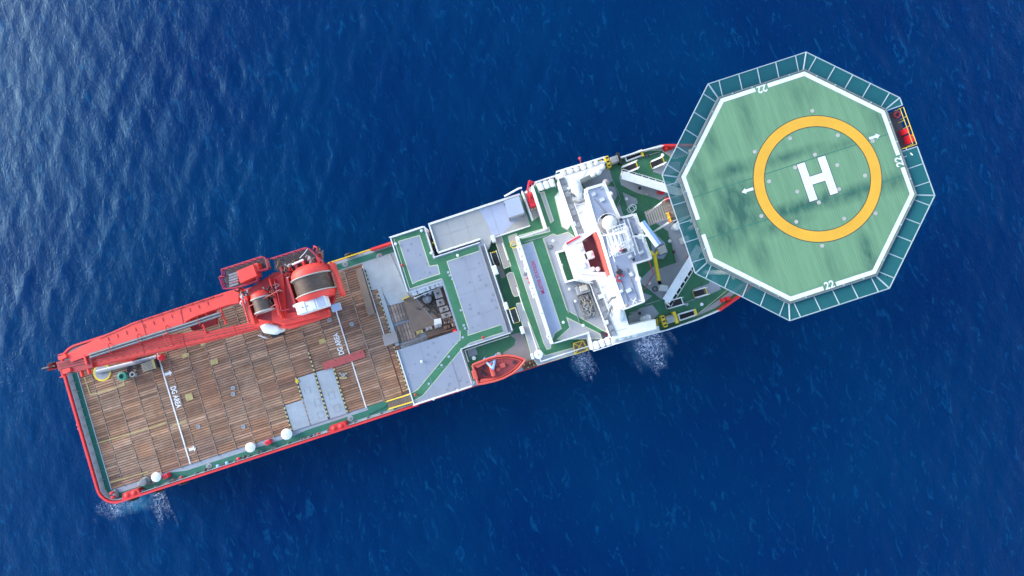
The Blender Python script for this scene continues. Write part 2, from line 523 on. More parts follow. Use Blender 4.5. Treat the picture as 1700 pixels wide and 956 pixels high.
class MB:
    def __init__(s):
        s.v, s.f = [], []

    def add(s, vs_, fs):
        o = len(s.v)
        s.v += [tuple(q) for q in vs_]
        s.f += [tuple(i + o for i in f) for f in fs]
        return s

    def bx(s, x0, x1, y0, y1, z0, z1):
        return s.prism([(x0, y0), (x1, y0), (x1, y1), (x0, y1)], z0, z1)

    def box(s, c, size, rz=0.0, tilt=0.0):
        hx, hy, hz = size[0] / 2, size[1] / 2, size[2] / 2
        m = Matrix.Rotation(rz, 3, 'Z') @ Matrix.Rotation(tilt, 3, 'Y')
        cs = [(-hx, -hy, -hz), (hx, -hy, -hz), (hx, hy, -hz), (-hx, hy, -hz), (-hx, -hy, hz), (hx, -hy, hz), (hx, hy, hz), (-hx, hy, hz)]
        return s.add([Vector(c) + m @ Vector(q) for q in cs], [(3, 2, 1, 0), (4, 5, 6, 7), (0, 1, 5, 4), (1, 2, 6, 5), (2, 3, 7, 6), (3, 0, 4, 7)])

    def prism(s, pts, z0, z1, top=None):
        pts = _ccw(pts)
        n = len(pts)
        tp = top or pts
        vv = [(x, y, z0) for x, y in pts] + [(x, y, z1) for x, y in tp]
        return s.add(vv, [tuple(reversed(range(n))), tuple(range(n, 2 * n))] + [(i, (i + 1) % n, n + (i + 1) % n, n + i) for i in range(n)])

    def sheet(s, pts, z):
        pts = _ccw(pts)
        return s.add([(x, y, z) for x, y in pts], [tuple(range(len(pts)))])

    def cyl(s, p0, p1, r0, r1=None, n=10, caps=True):
        p0, p1 = Vector(p0), Vector(p1)
        r1 = r0 if r1 is None else r1
        d = (p1 - p0).normalized()
        a = d.orthogonal().normalized()
        b = d.cross(a)
        vv = []
        for p, r in ((p0, r0), (p1, r1)):
            vv += [p + (a * math.cos(2 * math.pi * i / n) + b * math.sin(2 * math.pi * i / n)) * r for i in range(n)]
        fs = [(i, (i + 1) % n, n + (i + 1) % n, n + i) for i in range(n)]
        if caps:
            fs += [tuple(reversed(range(n))), tuple(range(n, 2 * n))]
        return s.add(vv, fs)

    def tube(s, pts, r, n=6, closed=False):
        q = list(pts) + ([pts[0]] if closed else [])
        for a, b in zip(q[:-1], q[1:]):
            s.cyl(a, b, r, r, n)
        return s

    def lathe(s, c, prof, n=20, axis='Z'):
        vv, fs = [], []
        for r, h in prof:
            for i in range(n):
                a = 2 * math.pi * i / n
                if axis == 'Z':
                    vv.append((c[0] + r * math.cos(a), c[1] + r * math.sin(a), c[2] + h))
                elif axis == 'Y':
                    vv.append((c[0] + r * math.sin(a), c[1] + h, c[2] + r * math.cos(a)))
                else:
                    vv.append((c[0] + h, c[1] + r * math.cos(a), c[2] + r * math.sin(a)))
        for k in range(len(prof) - 1):
            for i in range(n):
                j = (i + 1) % n
                fs.append((k * n + i, k * n + j, (k + 1) * n + j, (k + 1) * n + i))
        fs += [tuple(reversed(range(n))), tuple(range((len(prof) - 1) * n, len(prof) * n))]
        return s.add(vv, fs)

    def strip(s, pts, w, z, closed=False):
        """mitred flat strip along a polyline"""
        p = [Vector((a[0], a[1])) for a in pts]
        n = len(p)
        L, Rr = [], []
        for i in range(n):
            d0 = (p[i] - p[i - 1]).normalized() if (i > 0 or closed) else None
            d1 = (p[(i + 1) % n] - p[i]).normalized() if (i < n - 1 or closed) else None
            d0 = d0 or d1
            d1 = d1 or d0
            nn = Vector((-(d0 + d1).y, (d0 + d1).x))
            nn = nn.normalized() if nn.length > 1e-6 else Vector((-d0.y, d0.x))
            k = w / 2 / max(nn.dot(Vector((-d0.y, d0.x))), 0.35)
            L.append(p[i] + nn * k)
            Rr.append(p[i] - nn * k)
        vv = [(q.x, q.y, z) for q in L] + [(q.x, q.y, z) for q in Rr]
        m = n if closed else n - 1
        return s.add(vv, [(n + i, n + (i + 1) % n, (i + 1) % n, i) for i in range(m)])

    def wall(s, pts, w, z0, z1, closed=False):
        """upright wall of thickness w along a polyline"""
        t = MB().strip(pts, w, 0, closed)
        n = len(pts)
        lo = [(x, y, z0) for x, y, _ in t.v]
        hi = [(x, y, z1) for x, y, _ in t.v]
        o = 2 * n
        fs = []
        m = n if closed else n - 1
        for i in range(m):
            j = (i + 1) % n
            fs += [(o + n + i, o + n + j, o + j, o + i), (i, j, n + j, n + i), (i, o + i, o + j, j), (n + j, o + n + j, o + n + i, n + i)]
        if not closed:
            fs += [(0, n, o + n, o), (n - 1, o + n - 1, o + 2 * n - 1, 2 * n - 1)]
        return s.add(lo + hi, fs)

    def rail(s, pts, h=1.1, bars=3, step=1.6, r=0.045, closed=False):
        pts = [Vector(p) for p in pts]
        q = pts + ([pts[0]] if closed else [])
        for a, b in zip(q[:-1], q[1:]):
            for k in range(bars):
                zz = Vector((0, 0, h * (k + 1) / bars))
                s.cyl(a + zz, b + zz, r * (1.0 if k == bars - 1 else .7), None, 5)
            n = max(1, int((b - a).length / step))
            for i in range(n + 1):
                c = a.lerp(b, i / n)
                s.cyl(c, c + Vector((0, 0, h)), r, None, 5)
        return s

    def build(s, name, mat, parent=None, smooth=False, label=None, cat=None, group=None, kind=None, bevel=0):
        vv = np.array(s.v, dtype=float)
        if parent is not None:
            o = ORG[parent]
        else:
            o = np.array([(vv[:, 0].min() + vv[:, 0].max()) / 2, (vv[:, 1].min() + vv[:, 1].max()) / 2, vv[:, 2].min()])
        me = bpy.data.meshes.new(name)
        me.from_pydata((vv - o).tolist(), [], s.f)
        me.materials.append(M[mat] if isinstance(mat, str) else mat)
        if smooth:
            me.polygons.foreach_set('use_smooth', [True] * len(me.polygons))
            me.set_sharp_from_angle(angle=R(38))
        me.update()
        ob = bpy.data.objects.new(name, me)
        COL.objects.link(ob)
        if parent is not None:
            ob.parent = parent
        else:
            ob.location = o
        ORG[ob] = o
        if bevel:
            bv = ob.modifiers.new('bevel', 'BEVEL')
            bv.width, bv.segments, bv.limit_method = bevel, 2, 'ANGLE'
        tag(ob, label, cat, group, kind)
        return ob


def tag(o, label=None, cat=None, group=None, kind=None):
    for k, v in (('label', label), ('category', cat), ('group', group), ('kind', kind)):
        if v:
            o[k] = v
    return o


def thing(name, label, cat, loc, group=None, kind=None):
    o = bpy.data.objects.new(name, None)
    o.empty_display_size = 0.3
    COL.objects.link(o)
    o.location = loc
    ORG[o] = np.array(loc, dtype=float)
    return tag(o, label, cat, group, kind)


def copy_thing(root, loc, label=None):
    """copy of a thing with copies of its parts and sub-parts"""
    def rec(o, parent):
        c = o.copy()
        COL.objects.link(c)
        c.parent = parent
        for ch in list(o.children):
            rec(ch, c)
        return c
    r = rec(root, None)
    r.location = loc
    if label:
        r['label'] = label
    return r


def text(name, body, px, z, size, direction, mat, parent, bold=0.02, squeeze=1.0):
    """flat lettering centred on a pixel, reading along direction (ship axes)"""
    cu = bpy.data.curves.new(name, 'FONT')
    cu.body, cu.size, cu.align_x, cu.align_y = body, size, 'CENTER', 'CENTER'
    cu.offset = bold
    tmp = bpy.data.objects.new(name + '_tmp', cu)
    COL.objects.link(tmp)
    dg = bpy.context.evaluated_depsgraph_get()
    me = bpy.data.meshes.new_from_object(tmp.evaluated_get(dg))
    bpy.data.objects.remove(tmp)
    x, y = P(px[0], px[1], z) if px else (0, 0)
    a = math.atan2(direction[1], direction[0])
    o = ORG[parent]
    me.transform(Matrix.Translation((x - o[0], y - o[1], z - o[2])) @ Matrix.Rotation(a, 4, 'Z') @ Matrix.Diagonal((squeeze, 1, 1, 1)))
    me.materials.clear()
    me.materials.append(M[mat])
    ob = bpy.data.objects.new(name, me)
    COL.objects.link(ob)
    ob.parent = parent
    ORG[ob] = o
    return ob


def px_prism(px, z, z0, z1):
    return MB().prism(PP(px, z), z0, z1)


def px_sheet(px, z):
    return MB().sheet(PP(px, z), z)


# ------------------------------------------------------------------ the sea
_rng = np.random.default_rng(11)
_W = []
for _ in range(46):
    lam = 1.3 * (5.0 ** _rng.random())
    ang = _rng.normal(0, 0.42)
    k = 2 * math.pi / lam
    _W.append((k * math.cos(ang), k * math.sin(ang), _rng.random() * 6.283, 0.0021 * lam ** 0.9))


def sea_h(x, y):
    h = np.zeros_like(x)
    for kx, ky, p, a in _W:
        s = np.sin(kx * x + ky * y + p)
        h += a * (s + 0.35 * s * s)
    return h


def axis(lo, hi, st, far):
    c = list(np.arange(lo, hi + st, st))
    a, b, g = c[0], c[-1], st
    left, right = [], []
    while a > -far:
        g *= 1.25
        a -= g
        b += g
        left.append(a)
        right.append(b)
    return np.array(left[::-1] + c + right)


xs, ys = axis(-100, 100, 0.42, 6000), axis(-75, 75, 0.42, 6000)
gx, gy = np.meshgrid(xs, ys)
fade = np.clip(1.6 - np.maximum(np.abs(gx) / 100, np.abs(gy) / 75), 0, 1)
gz = sea_h(gx, gy) * fade
nx, ny = len(xs), len(ys)
co = np.stack([gx, gy, gz], -1).reshape(-1, 3)
idx = np.arange(nx * ny).reshape(ny, nx)
quads = np.stack([idx[:-1, :-1], idx[:-1, 1:], idx[1:, 1:], idx[1:, :-1]], -1).reshape(-1, 4)
me = bpy.data.meshes.new('sea')
me.vertices.add(len(co))
me.vertices.foreach_set('co', co.astype(np.float32).ravel())
me.loops.add(quads.size)
me.loops.foreach_set('vertex_index', quads.astype(np.int32).ravel())
me.polygons.add(len(quads))
me.polygons.foreach_set('loop_start', np.arange(0, quads.size, 4, dtype=np.int32))
me.polygons.foreach_set('loop_total', np.full(len(quads), 4, dtype=np.int32))
me.polygons.foreach_set('use_smooth', np.ones(len(quads), dtype=bool))
me.update(calc_edges=True)
me.materials.append(M['water'])
sea = bpy.data.objects.new('sea', me)
COL.objects.link(sea)
tag(sea, 'deep blue open sea with short wind ripples', 'water', kind='structure')


def foam(px, out, along, label, seed, dens=1.0, side=-1):
    """lacy thruster wash spreading from a point at the ship side, lying on the waves"""
    rg = np.random.default_rng(seed)
    cx, cy = P(px[0], px[1], 0)
    n = 64
    u, v = np.meshgrid(np.linspace(-1.9, 1.9, n), np.linspace(-.25, 1.5, n))
    x, y = cx + along * u, cy + side * out * v
    z = sea_h(x, y) + 0.05
    ph = rg.random(6) * 6.28
    wob = sum(np.sin(u * f + ph[k] + v * g) for k, (f, g) in enumerate(((2.1, 1.3), (3.7, -2.2), (6.1, 3.1), (9.3, -5.0)))) * .11
    r = np.sqrt((u / (1.0 + .45 * v)) ** 2 + (np.maximum(v - .15, 0) * 1.05) ** 2 + (np.minimum(v - .15, 0) * 2.2) ** 2) + wob
    fd_ = np.clip(1.12 - r, 0, 1) * dens
    me_ = bpy.data.meshes.new('sea_foam')
    ii = np.arange(n * n).reshape(n, n)
    qd = np.stack([ii[:-1, :-1], ii[:-1, 1:], ii[1:, 1:], ii[1:, :-1]], -1).reshape(-1, 4)
    keep = fd_.ravel()[qd].max(1) > 0
    qd = qd[keep]
    used, inv = np.unique(qd, return_inverse=True)
    me_.from_pydata((np.stack([x - cx, y - cy, z], -1).reshape(-1, 3)[used]).tolist(), [], inv.reshape(-1, 4).tolist())
    at = me_.attributes.new('fade', 'FLOAT', 'POINT')
    at.data.foreach_set('value', fd_.ravel()[used].astype(np.float32))
    me_.materials.append(M['foam'])
    ob = bpy.data.objects.new('sea_foam', me_)
    COL.objects.link(ob)
    ob.location = (cx, cy, 0)
    return tag(ob, label, 'foam', None, 'stuff')


foam((1073, 558), 4.3, 2.7, 'wide patch of white foam beside the starboard bow of the ship', 1)
foam((964, 590), 3.2, 1.25, 'small patch of white foam under the yellow frame on the ship side', 2, .95)
foam((196, 829), 2.4, 2.8, 'thin broken foam along the stern corner of the ship', 3, .42)
foam((262, 812), 4.4, 1.2, 'foam tuft trailing off the stern quarter fenders', 4, .5)

# ------------------------------------------------------------------ the ship
MD, D1, W1, W2, MU, CS, RF, FD, HD = 6.0, 9.3, 7.6, 9.3, 12.0, 16.0, 19.0, 12.0, 27.4
ship = thing('offshore_ship', 'long red offshore support ship with a timber aft deck and green painted walkways', 'ship', (-10, 0, 0))


def arc(cx, cy, r, a0, a1, n=7):
    return [(cx + r * math.cos(R(a0 + (a1 - a0) * i / n)), cy + r * math.sin(R(a0 + (a1 - a0) * i / n))) for i in range(n + 1)]


BOW = [(17, 11.3), (21, 11.25), (24, 11.0), (27.5, 9.9), (31, 8.0), (34.5, 5.3), (37.5, 2.4), (38.8, 0)]
AFT = arc(-59.6, -8.6, 2.6, 270, 180) + arc(-59.6, 8.6, 2.6, 180, 90)
OUT = AFT + BOW + [(x, -y) for x, y in reversed(BOW[:-1])]
OUT = _ccw(OUT)
low = [(-10 + (x + 10) * 0.965, y * 0.955) for x, y in OUT]
MB().prism(low, -2.5, 5.97, top=OUT).build('hull', 'hull_red', ship)
deck = MB().sheet([(-10 + (x + 10) * 0.998, y * 0.99) for x, y in OUT], MD).build('main_deck', 'steel_deck', ship)

# aft bulwark and the grey face inside it
inner = [(-10 + (x + 10) * 0.9985, y * 0.9925) for x, y in AFT]
MB().wall([(-17.0, -11.1)] + [p for p in inner] + [(-23.2, 11.1)], 0.26, 5.98, 7.2).build('bulwark', 'hull_red', ship)
lin = [(-59.6 + (x + 59.6) * 0.90, y * 0.968) for x, y in AFT]
MB().wall([(-17.1, -10.86)] + [(-61.85 if i in (7, 8) else x, y) for i, (x, y) in enumerate(lin)] + [(-23.3, 10.86)], 0.06, 6.0, 6.95).build('bulwark_lining', 'grey_deck', ship)
for y in np.arange(-7.6, 7.7, 1.27):
    MB().box((-61.72, y, 6.42), (0.32, 0.05, 0.85)).build('bulwark_bracket', 'grey_deck', ship)
for x in np.arange(-58.5, -18, 1.9):
    MB().box((x, -10.74, 6.4), (0.05, 0.3, 0.8)).build('bulwark_bracket', 'grey_deck', ship)
MB().wall([(-23.0, 11.12), (-16.9, 11.12)], 0.14, 6.9, 7.15).build('gangway_bar', 'yellow', ship)
MB().wall([(-16.8, 11.1), (-13.3, 11.1)], 0.3, 5.98, 7.2).build('bulwark', 'hull_red', ship)
for x in (-22.6, -20.6, -18.6, -17.0):
    MB().cyl((x, 11.1, 6), (x, 11.1, 7.0), 0.06).build('gangway_post', 'yellow', ship)

# side-deck green strips
z = MD + 0.006
MB().strip([(-20.6, -10.2), (-32.9, -10.2), (-34.6, -10.4), (-50.5, -10.4), (-52.5, -10.0), (-55.0, -10.45), (-60.2, -10.45), (-61.45, -9.5), (-61.45, 8.5), (-60, 10.3), (-45, 10.3), (-13.6, 10.35)], 0.85, z).build('green_walkway', 'wall_green', ship)
MB().strip([(-61.08, -9.35), (-61.08, 9.6)], 0.09, z + 0.004).build('coaming', 'white_dirty', ship)

# timber sheathing
SEAM = [-61.0, -59.2, -56.4, -53.7, -51.0, -48.3, -45.6, -42.9, -40.2, -37.5, -34.9, -32.2, -29.5, -26.8, -24.15, -21.5, -18.8, -17.15]


def has_plank(xc, y):
    if y < -9.25 or y > 9.7:
        return False
    if -26.8 > xc > -34.9 and y < -2.55 and not (xc < -32.2 and y > -5.6):
        return False
    if xc > -18.8 and (y > 5.7 or y < -9.0):
        return False
    if xc < -50 and y < -9.2 + (-50 - xc) * 0.0:
        return False
    return True


_unit = MB().bx(-0.5, 0.5, -0.5, 0.5, -0.10, 0.0)
TONES = [(0.34, 0.182, 0.10), (0.345, 0.195, 0.12), (0.33, 0.198, 0.118), (0.27, 0.142, 0.082), (0.32, 0.162, 0.088), (0.37, 0.225, 0.142), (0.215, 0.116, 0.078)]


def per_island(m):
    """give each plank of the joined sheathing its own tone"""
    nt = m.node_tree
    N, L = nt.nodes, nt.links
    oi = [n for n in N if n.type == 'OBJECT_INFO'][0]
    geo = [n for n in N if n.type == 'NEW_GEOMETRY'][0]
    for l in list(oi.outputs['Random'].links):
        L.new(geo.outputs['Random Per Island'], l.to_socket)


WOODS, WOODSJ, PLK = [], [], []
for t_, c_ in enumerate(TONES):
    m_ = paint('weathered_plank', c_, 0.8, 0.42, 0.45, 0.75, (c_[0] * .45, c_[1] * .4, c_[2] * .4), streak=(0.3, 2.6, 1), bump=0.5, rnd=0.3)
    # rust run-off and dark oil stains that cross the boards
    N_, L_ = m_.node_tree.nodes, m_.node_tree.links
    pb = N_['Principled BSDF']
    src_ = pb.inputs['Base Color'].links[0].from_socket
    g_ = [q for q in N_ if q.type == 'NEW_GEOMETRY'][0]
    for off, scl, col_, amt in ((0, .17, (0.30, 0.125, 0.065, 1), .6), (40, .13, (0.12, 0.082, 0.078, 1), .5), (90, .3, (0.42, 0.31, 0.21, 1), .4)):
        mpp = N_.new('ShaderNodeMapping')
        mpp.inputs['Location'].default_value = (off, off * .7, 0)
        L_.new(g_.outputs['Position'], mpp.inputs['Vector'])
        nn_ = N_.new('ShaderNodeTexNoise')
        nn_.inputs['Scale'].default_value = scl
        nn_.inputs['Detail'].default_value = 7
        nn_.inputs['Roughness'].default_value = .62
        L_.new(mpp.outputs['Vector'], nn_.inputs['Vector'])
        rr_ = N_.new('ShaderNodeMapRange')
        rr_.inputs['From Min'].default_value, rr_.inputs['From Max'].default_value = .52, .7
        rr_.inputs['To Max'].default_value = amt
        L_.new(nn_.outputs['Fac'], rr_.inputs['Value'])
        mm_ = N_.new('ShaderNodeMixRGB')
        L_.new(rr_.outputs['Result'], mm_.inputs['Fac'])
        L_.new(src_, mm_.inputs['Color1'])
        mm_.inputs['Color2'].default_value = col_
        src_ = mm_.outputs['Color']
    L_.new(src_, pb.inputs['Base Color'])
    WOODS.append(m_)
    mj = m_.copy()
    per_island(mj)
    WOODSJ.append(mj)
    pm = bpy.data.meshes.new('plank')
    pm.from_pydata(_unit.v, [], _unit.f)
    pm.materials.append(m_)
    PLK.append(pm)
pitch, rest, restm, nind = 0.34, MB(), [], 0
order = [6, 7, 8, 9, 5, 10, 4, 3, 11, 2, 12, 13, 14, 15, 1, 0, 16]
for bi in order:
    a, b2 = SEAM[bi] + 0.07, SEAM[bi + 1] - 0.07
    rj = random.Random(bi * 3 + 1)
    y, left, tone = -9.1, 0, 0
    while y < 9.7:
        if left <= 0:
            left = rj.randint(3, 11)
            wts = [5, 5, 4, 1.5, 2, 3, .5] if bi < 13 else ([4, 2, 2, 4, 2.5, 1, 3] if y < 0 else [1.5, 1, 1, 4, 3, .5, 4])
            if bi == 0:
                wts = [1, 1, 3, 4, 0, 0, 5]
            tone = rj.choices(range(7), wts)[0]
        left -= 1
        w = pitch * rj.uniform(0.84, 1.0) - 0.055
        if has_plank((a + b2) / 2, y):
            zt = MD + 0.13 + rj.uniform(-0.04, 0.04)
            xc, ln = (a + b2) / 2 + rj.uniform(-.02, .02), (b2 - a) - rj.uniform(0, .08)
            tn = tone if rj.random() > .16 else rj.choice((0, 1, 3, 5))
            if nind < 300:
                ob = bpy.data.objects.new('plank', PLK[tn])
                COL.objects.link(ob)
                ob.parent = deck
                o = ORG[deck]
                ob.location = (xc - o[0], y - o[1], zt - o[2])
                ob.scale = (ln, w, 1)
                nind += 1
            else:
                rest.bx(xc - ln / 2, xc + ln / 2, y - w / 2, y + w / 2, zt - 0.1, zt)
                restm += [tn] * 6
        y += pitch
sh = rest.build('sheathing', WOODSJ[0], deck, kind='stuff')
for m_ in WOODSJ[1:]:
    sh.data.materials.append(m_)
sh.data.polygons.foreach_set('material_index', restm)
MB().bx(-61.0, -17.2, -9.3, 9.65, MD + .004, MD + .012).build('plank_bed', 'rust', deck)
for k, x in enumerate(SEAM[1:-1]):
    y0, y1 = -9.35, 9.6
    if x in (-24.15, -21.5):
        MB().bx(x - 0.07, x + 0.07, -9.4, 9.5, MD, MD + (0.19 if x == -24.15 else 0.18)).build('deck_line', 'line' if x == -24.15 else 'bar', deck)
        continue
    if x == -18.8:
        MB().bx(x - 0.05, x + 0.05, -2.2, 9.5, MD, MD + 0.18).build('deck_line', 'line', deck)
        MB().bx(x + 0.75, x + 0.9, -9.0, -2.2, MD, MD + 0.18).build('hazard_bar', 'hazard', deck)
        continue
    if x < -49.5:
        MB().bx(x - 0.05, x + 0.05, y0, y1, MD, MD + 0.17).build('lashing_bar', 'bar', deck)
    else:
        b = MB().bx(x - 0.05, x + 0.05, y0, y1, MD, MD + 0.15)
        for yy in np.arange(y0 + .2, y1, 0.62):
            b.box((x, yy, MD + 0.16), (0.15, 0.26, 0.06))
        b.build('lashing_bar', 'bar', deck)
for (x, ya, yb) in ((-34.9, -9.25, -5.7), (-32.2, -5.6, -2.3), (-29.5, -9.2, 0.4), (-26.8, -9.2, -2.9)):
    MB().bx(x - 0.085, x + 0.085, ya, yb, MD, MD + 0.215).build('hazard_bar', 'hazard', deck)
MB().bx(-49.62, -49.46, -9.3, 9.0, MD, MD + 0.2).build('deck_line', 'line', deck)
# steel plates let into the sheathing
pl = [(-34.76, -9.3), (-29.65, -9.3), (-29.65, -2.6), (-32.05, -2.6), (-32.05, -5.65), (-34.76, -5.65)]
MB().prism(pl, MD, MD + 0.14).build('steel_plate', 'steel_deck', deck)
MB().prism([(-29.36, -9.3), (-26.95, -9.3), (-26.95, -2.7), (-29.36, -2.6)], MD, MD + 0.14).build('steel_plate', 'steel_deck', deck)
for (x, y) in ((-30.3, -6.6), (-30.4, -8.4), (-28.2, -6.3), (-28.0, -8.2), (-31.2, -4.6)):
    b = MB()
    b.tube([(x - .4, y - .45, MD + .15), (x + .4, y - .45, MD + .15), (x + .4, y + .45, MD + .15), (x - .4, y + .45, MD + .15)], 0.018, 4, True)
    b.build('hatch_seam', 'grey', deck)
b = MB().prism([(-28.05, -2.72), (-22.15, -2.72), (-22.15, -1.68), (-28.05, -1.68)], MD + 0.15, MD + 0.26)
rp = b.build('cover_plate', 'red_plate', deck)
for x in (-27.5, -26.2, -24.9, -23.6, -22.6):
    MB().cyl((x, -2.2 + 0.28 * (-1) ** int(x * 10), MD + .26), (x, -2.2 + 0.28 * (-1) ** int(x * 10), MD + .285), 0.07).build('bolt', 'dark', rp)
MB().prism(PP([(602, 438), (648, 421), (653, 432), (682, 498), (648, 507), (632, 479), (618, 482)], MD), MD, MD + 0.15).build('steel_plate', 'steel_deck', deck)
MB().prism([(-18.72, 8.9), (-18.55, 8.9), (-18.55, 5.9), (-18.72, 5.9)], MD + .0, MD + 0.2).build('hazard_bar', 'hazard', deck)
MB().bx(-17.75, -17.2, -2.6, 6.0, MD, MD + 0.2).build('steel_strip', 'steel_deck', deck)
MB().bx(-17.93, -17.8, -2.0, 5.6, MD, MD + 0.22).build('hazard_bar', 'hazard', deck)
# lashing timber beam on deck
MB().prism(PP([(590, 447), (600, 444), (622, 520), (611, 524)], MD + .5), MD + .14, MD + .55).build('timber_beam', 'brown_plate', label='long worn timber beam lying across the planks beside the grey steel plate', cat='beam')

# painted marks on the timber
zt = MD + 0.172
text('lettering', 'DG AREA', (291.5, 659), zt + .004, 1.02, (0, -1), 'line', deck, .03, .72)
text('lettering', 'DG AREA', (562.5, 571), zt + .004, 1.02, (0, 1), 'line', deck, .03, .72)


def arrow(px, z, ln, w, sgn, mat, parent, pdir=(1, 0)):
    x, y = P(px[0], px[1], z)
    s, h = ln / 2, w / 2
    q = [(-s, -h * .45), (s * .3, -h * .45), (s * .3, -h), (s, 0), (s * .3, h), (s * .3, h * .45), (-s, h * .45)]
    return MB().sheet([(x + a * sgn, y + b_) for a, b_ in q], z).build('arrow', mat, parent)


arrow((279.5, 620), zt + .003, 1.05, .85, 1, 'line', deck)
arrow((319.5, 745), zt + .003, 1.05, .85, 1, 'line', deck)
for pts in ([(140, 626), (150, 656), (206, 639), (203, 628)], [(160.5, 736), (247.5, 711)], [(247, 711), (276, 701)], [(182, 801), (246, 783)], [(286, 706), (312, 699)]):
    MB().strip(PP(pts, zt), 0.16, zt).build('yellow_line', 'old_yellow', deck)
for (px, w, h) in (((355, 601), 1.1, .7), ((314, 659), 1.0, .9), ((535, 566), .95, .65), ((337, 571), .7, .5), ((308, 590), 1.0, .5)):
    x, y = P(px[0], px[1], zt)
    MB().sheet([(x - w / 2, y - h / 2), (x + w / 2, y - h / 2), (x + w / 2, y + h / 2), (x - w / 2, y + h / 2)], zt).build('yellow_patch', 'old_yellow', deck)
MB().strip([P(569.5 + 5 * a, 622.5 + 5 * b_, zt) for a, b_ in ((-1, -1), (1, -1), (1, 1), (-1, 1))], 0.14, zt + .002, True).build('yellow_line', 'hazard', deck)
for px in ((569.5, 622.5), (584, 538), (547, 531), (633, 503), (628, 491), (387, 654), (404, 708), (387, 644), (329, 708)):
    x, y = P(px[0], px[1], zt)
    MB().lathe((x, y, MD + .1), [(.30, 0), (.30, .09), (.16, .095), (.15, .04)], 12).build('lashing_pot', 'grey', deck)
x, y = P(493.5, 632.5, zt)
MB().box((x, y, MD + .24), (.42, .42, .12)).box((x, y, MD + .32), (.2, .2, .06)).build('yellow_twistlock', 'yellow', label='small yellow lashing point on the timber deck beside the grey plate', cat='lashing point')

# round hatch with a yellow ring at the stern
cx, cy = P(169.5, 618, zt)
rh = thing('round_hatch', 'round grey deck hatch with a yellow painted ring under the crane tip', 'hatch', (cx, cy, MD))
MB().lathe((cx, cy, MD), [(1.0, 0), (1.0, .2), (0, .2)], 28).build('hatch_lid', 'grey', rh)
b = MB()
b.strip([(cx + 1.12 * math.cos(R(a)), cy + 1.12 * math.sin(R(a))) for a in range(0, 360, 12)], .24, MD + .19, True)
b.build('yellow_ring', 'yellow', rh)

# ---------------------------------------------------------------- midship hatch deck (D1)
d1poly = [(-13.4, 11.4), (-8.55, 11.4), (-8.55, 7.1), (-1.75, 7.1), (-1.75, -5.6), (-8.9, -5.6), (-8.9, -10.75), (-17.1, -10.75), (-17.1, -3.2), (-8.65, -3.2), (-8.65, 3.7), (-13.4, 3.7)]
hd = MB().prism(d1poly, MD - .01, D1).build('midship_deckhouse', 'blue', ship)
za = D1 + 0.006
G1 = [(-13.2, 11.2), (-8.8, 11.2), (-8.8, 6.85), (-2.6, 6.85), (-2.6, 6.0), (-7.15, 6.0), (-7.15, -3.5), (-8.4, -3.6), (-8.4, 4.0), (-13.2, 4.0)]
MB().sheet(G1, za).build('green_walkway', 'green', hd)
lp = PP([(662.4, 401), (696, 391.4), (712.5, 442.6), (726, 440.5), (729.3, 454), (693.7, 465.6), (685.4, 470)], za)
MB().strip(lp, .22, za + .004, True).build('border_line', 'pale_line', hd)
MB().sheet(lp, za + .008).build('deck_panel', 'blue', hd)
MB().strip([(-7.15, -3.5), (-7.15, 6.0), (-2.6, 6.0)], .1, za + .004).build('border_line', 'pale_line', hd)
MB().strip([(-13.0, 11.15), (-13.0, 4.05), (-8.5, 4.05)], .1, za + .012).build('border_line', 'pale_line', hd)
p1 = [(-7.8, -3.5), (-8.3, -5.0), (-9.3, -5.35), (-15.8, -9.45), (-17.0, -9.7)]
p2 = [(-9.0, -5.1), (-7.6, -4.75), (-2.9, -4.75)]
for i, p_ in enumerate((p1, p2)):
    MB().strip(p_, 1.12, za + .002 + i * .001).build('border_line', 'pale_line', hd)
    MB().strip(p_, .95, za + .006 + i * .001).build('green_walkway', 'green', hd)
# edge coamings
for pts in ([(-13.35, 3.75), (-13.35, 11.35), (-8.6, 11.35), (-8.6, 7.05), (-2.2, 7.05)], [(-17.05, -3.2), (-17.05, -10.7), (-8.95, -10.7)]):
    MB().wall(pts, .12, D1 - .3, D1 + .22).build('coaming', 'white', hd)
MB().wall([(-8.95, -10.4), (-8.95, -5.65), (-2.0, -5.65)], .1, D1 - .3, D1 + .12).build('coaming', 'white_dirty', hd)
for x, w in ((-2.25, .09), (-2.0, .09), (-1.72, .14)):
    MB().bx(x - w / 2, x + w / 2, -5.4, 6.6, D1 + .02, D1 + (.35 if w > .1 else .25)).build('pipe_run', 'white_dirty' if w > .1 else 'mid_grey', hd)
MB().bx(-2.5, -1.55, -5.5, 6.9, D1 - .5, D1 + .012).build('gutter', 'grey_deck', hd)
MB().rail([(-13.35, 11.3, D1), (-8.65, 11.3, D1)], step=1.2).build('railing', 'white', hd)
MB().rail([(-17.0, -10.7, D1), (-9.0, -10.7, D1)]).build('railing', 'white', hd)
MB().bx(-10.6, -10.56, -10.5, -5.8, D1, D1 + .02).build('deck_seam', 'mid_grey', hd)
for px in ((744, 452), (751, 463), (763, 495), (756, 475), (765, 515), (770, 540), (772, 545), (768, 560), (778, 573), (790, 571), (747, 457), (745, 592), (733, 606), (712, 637)):
    x, y = P(px[0], px[1], za)
    MB().cyl((x, y, D1), (x, y, D1 + .05), .17, None, 8).build('deck_socket', 'blue_clean', hd)

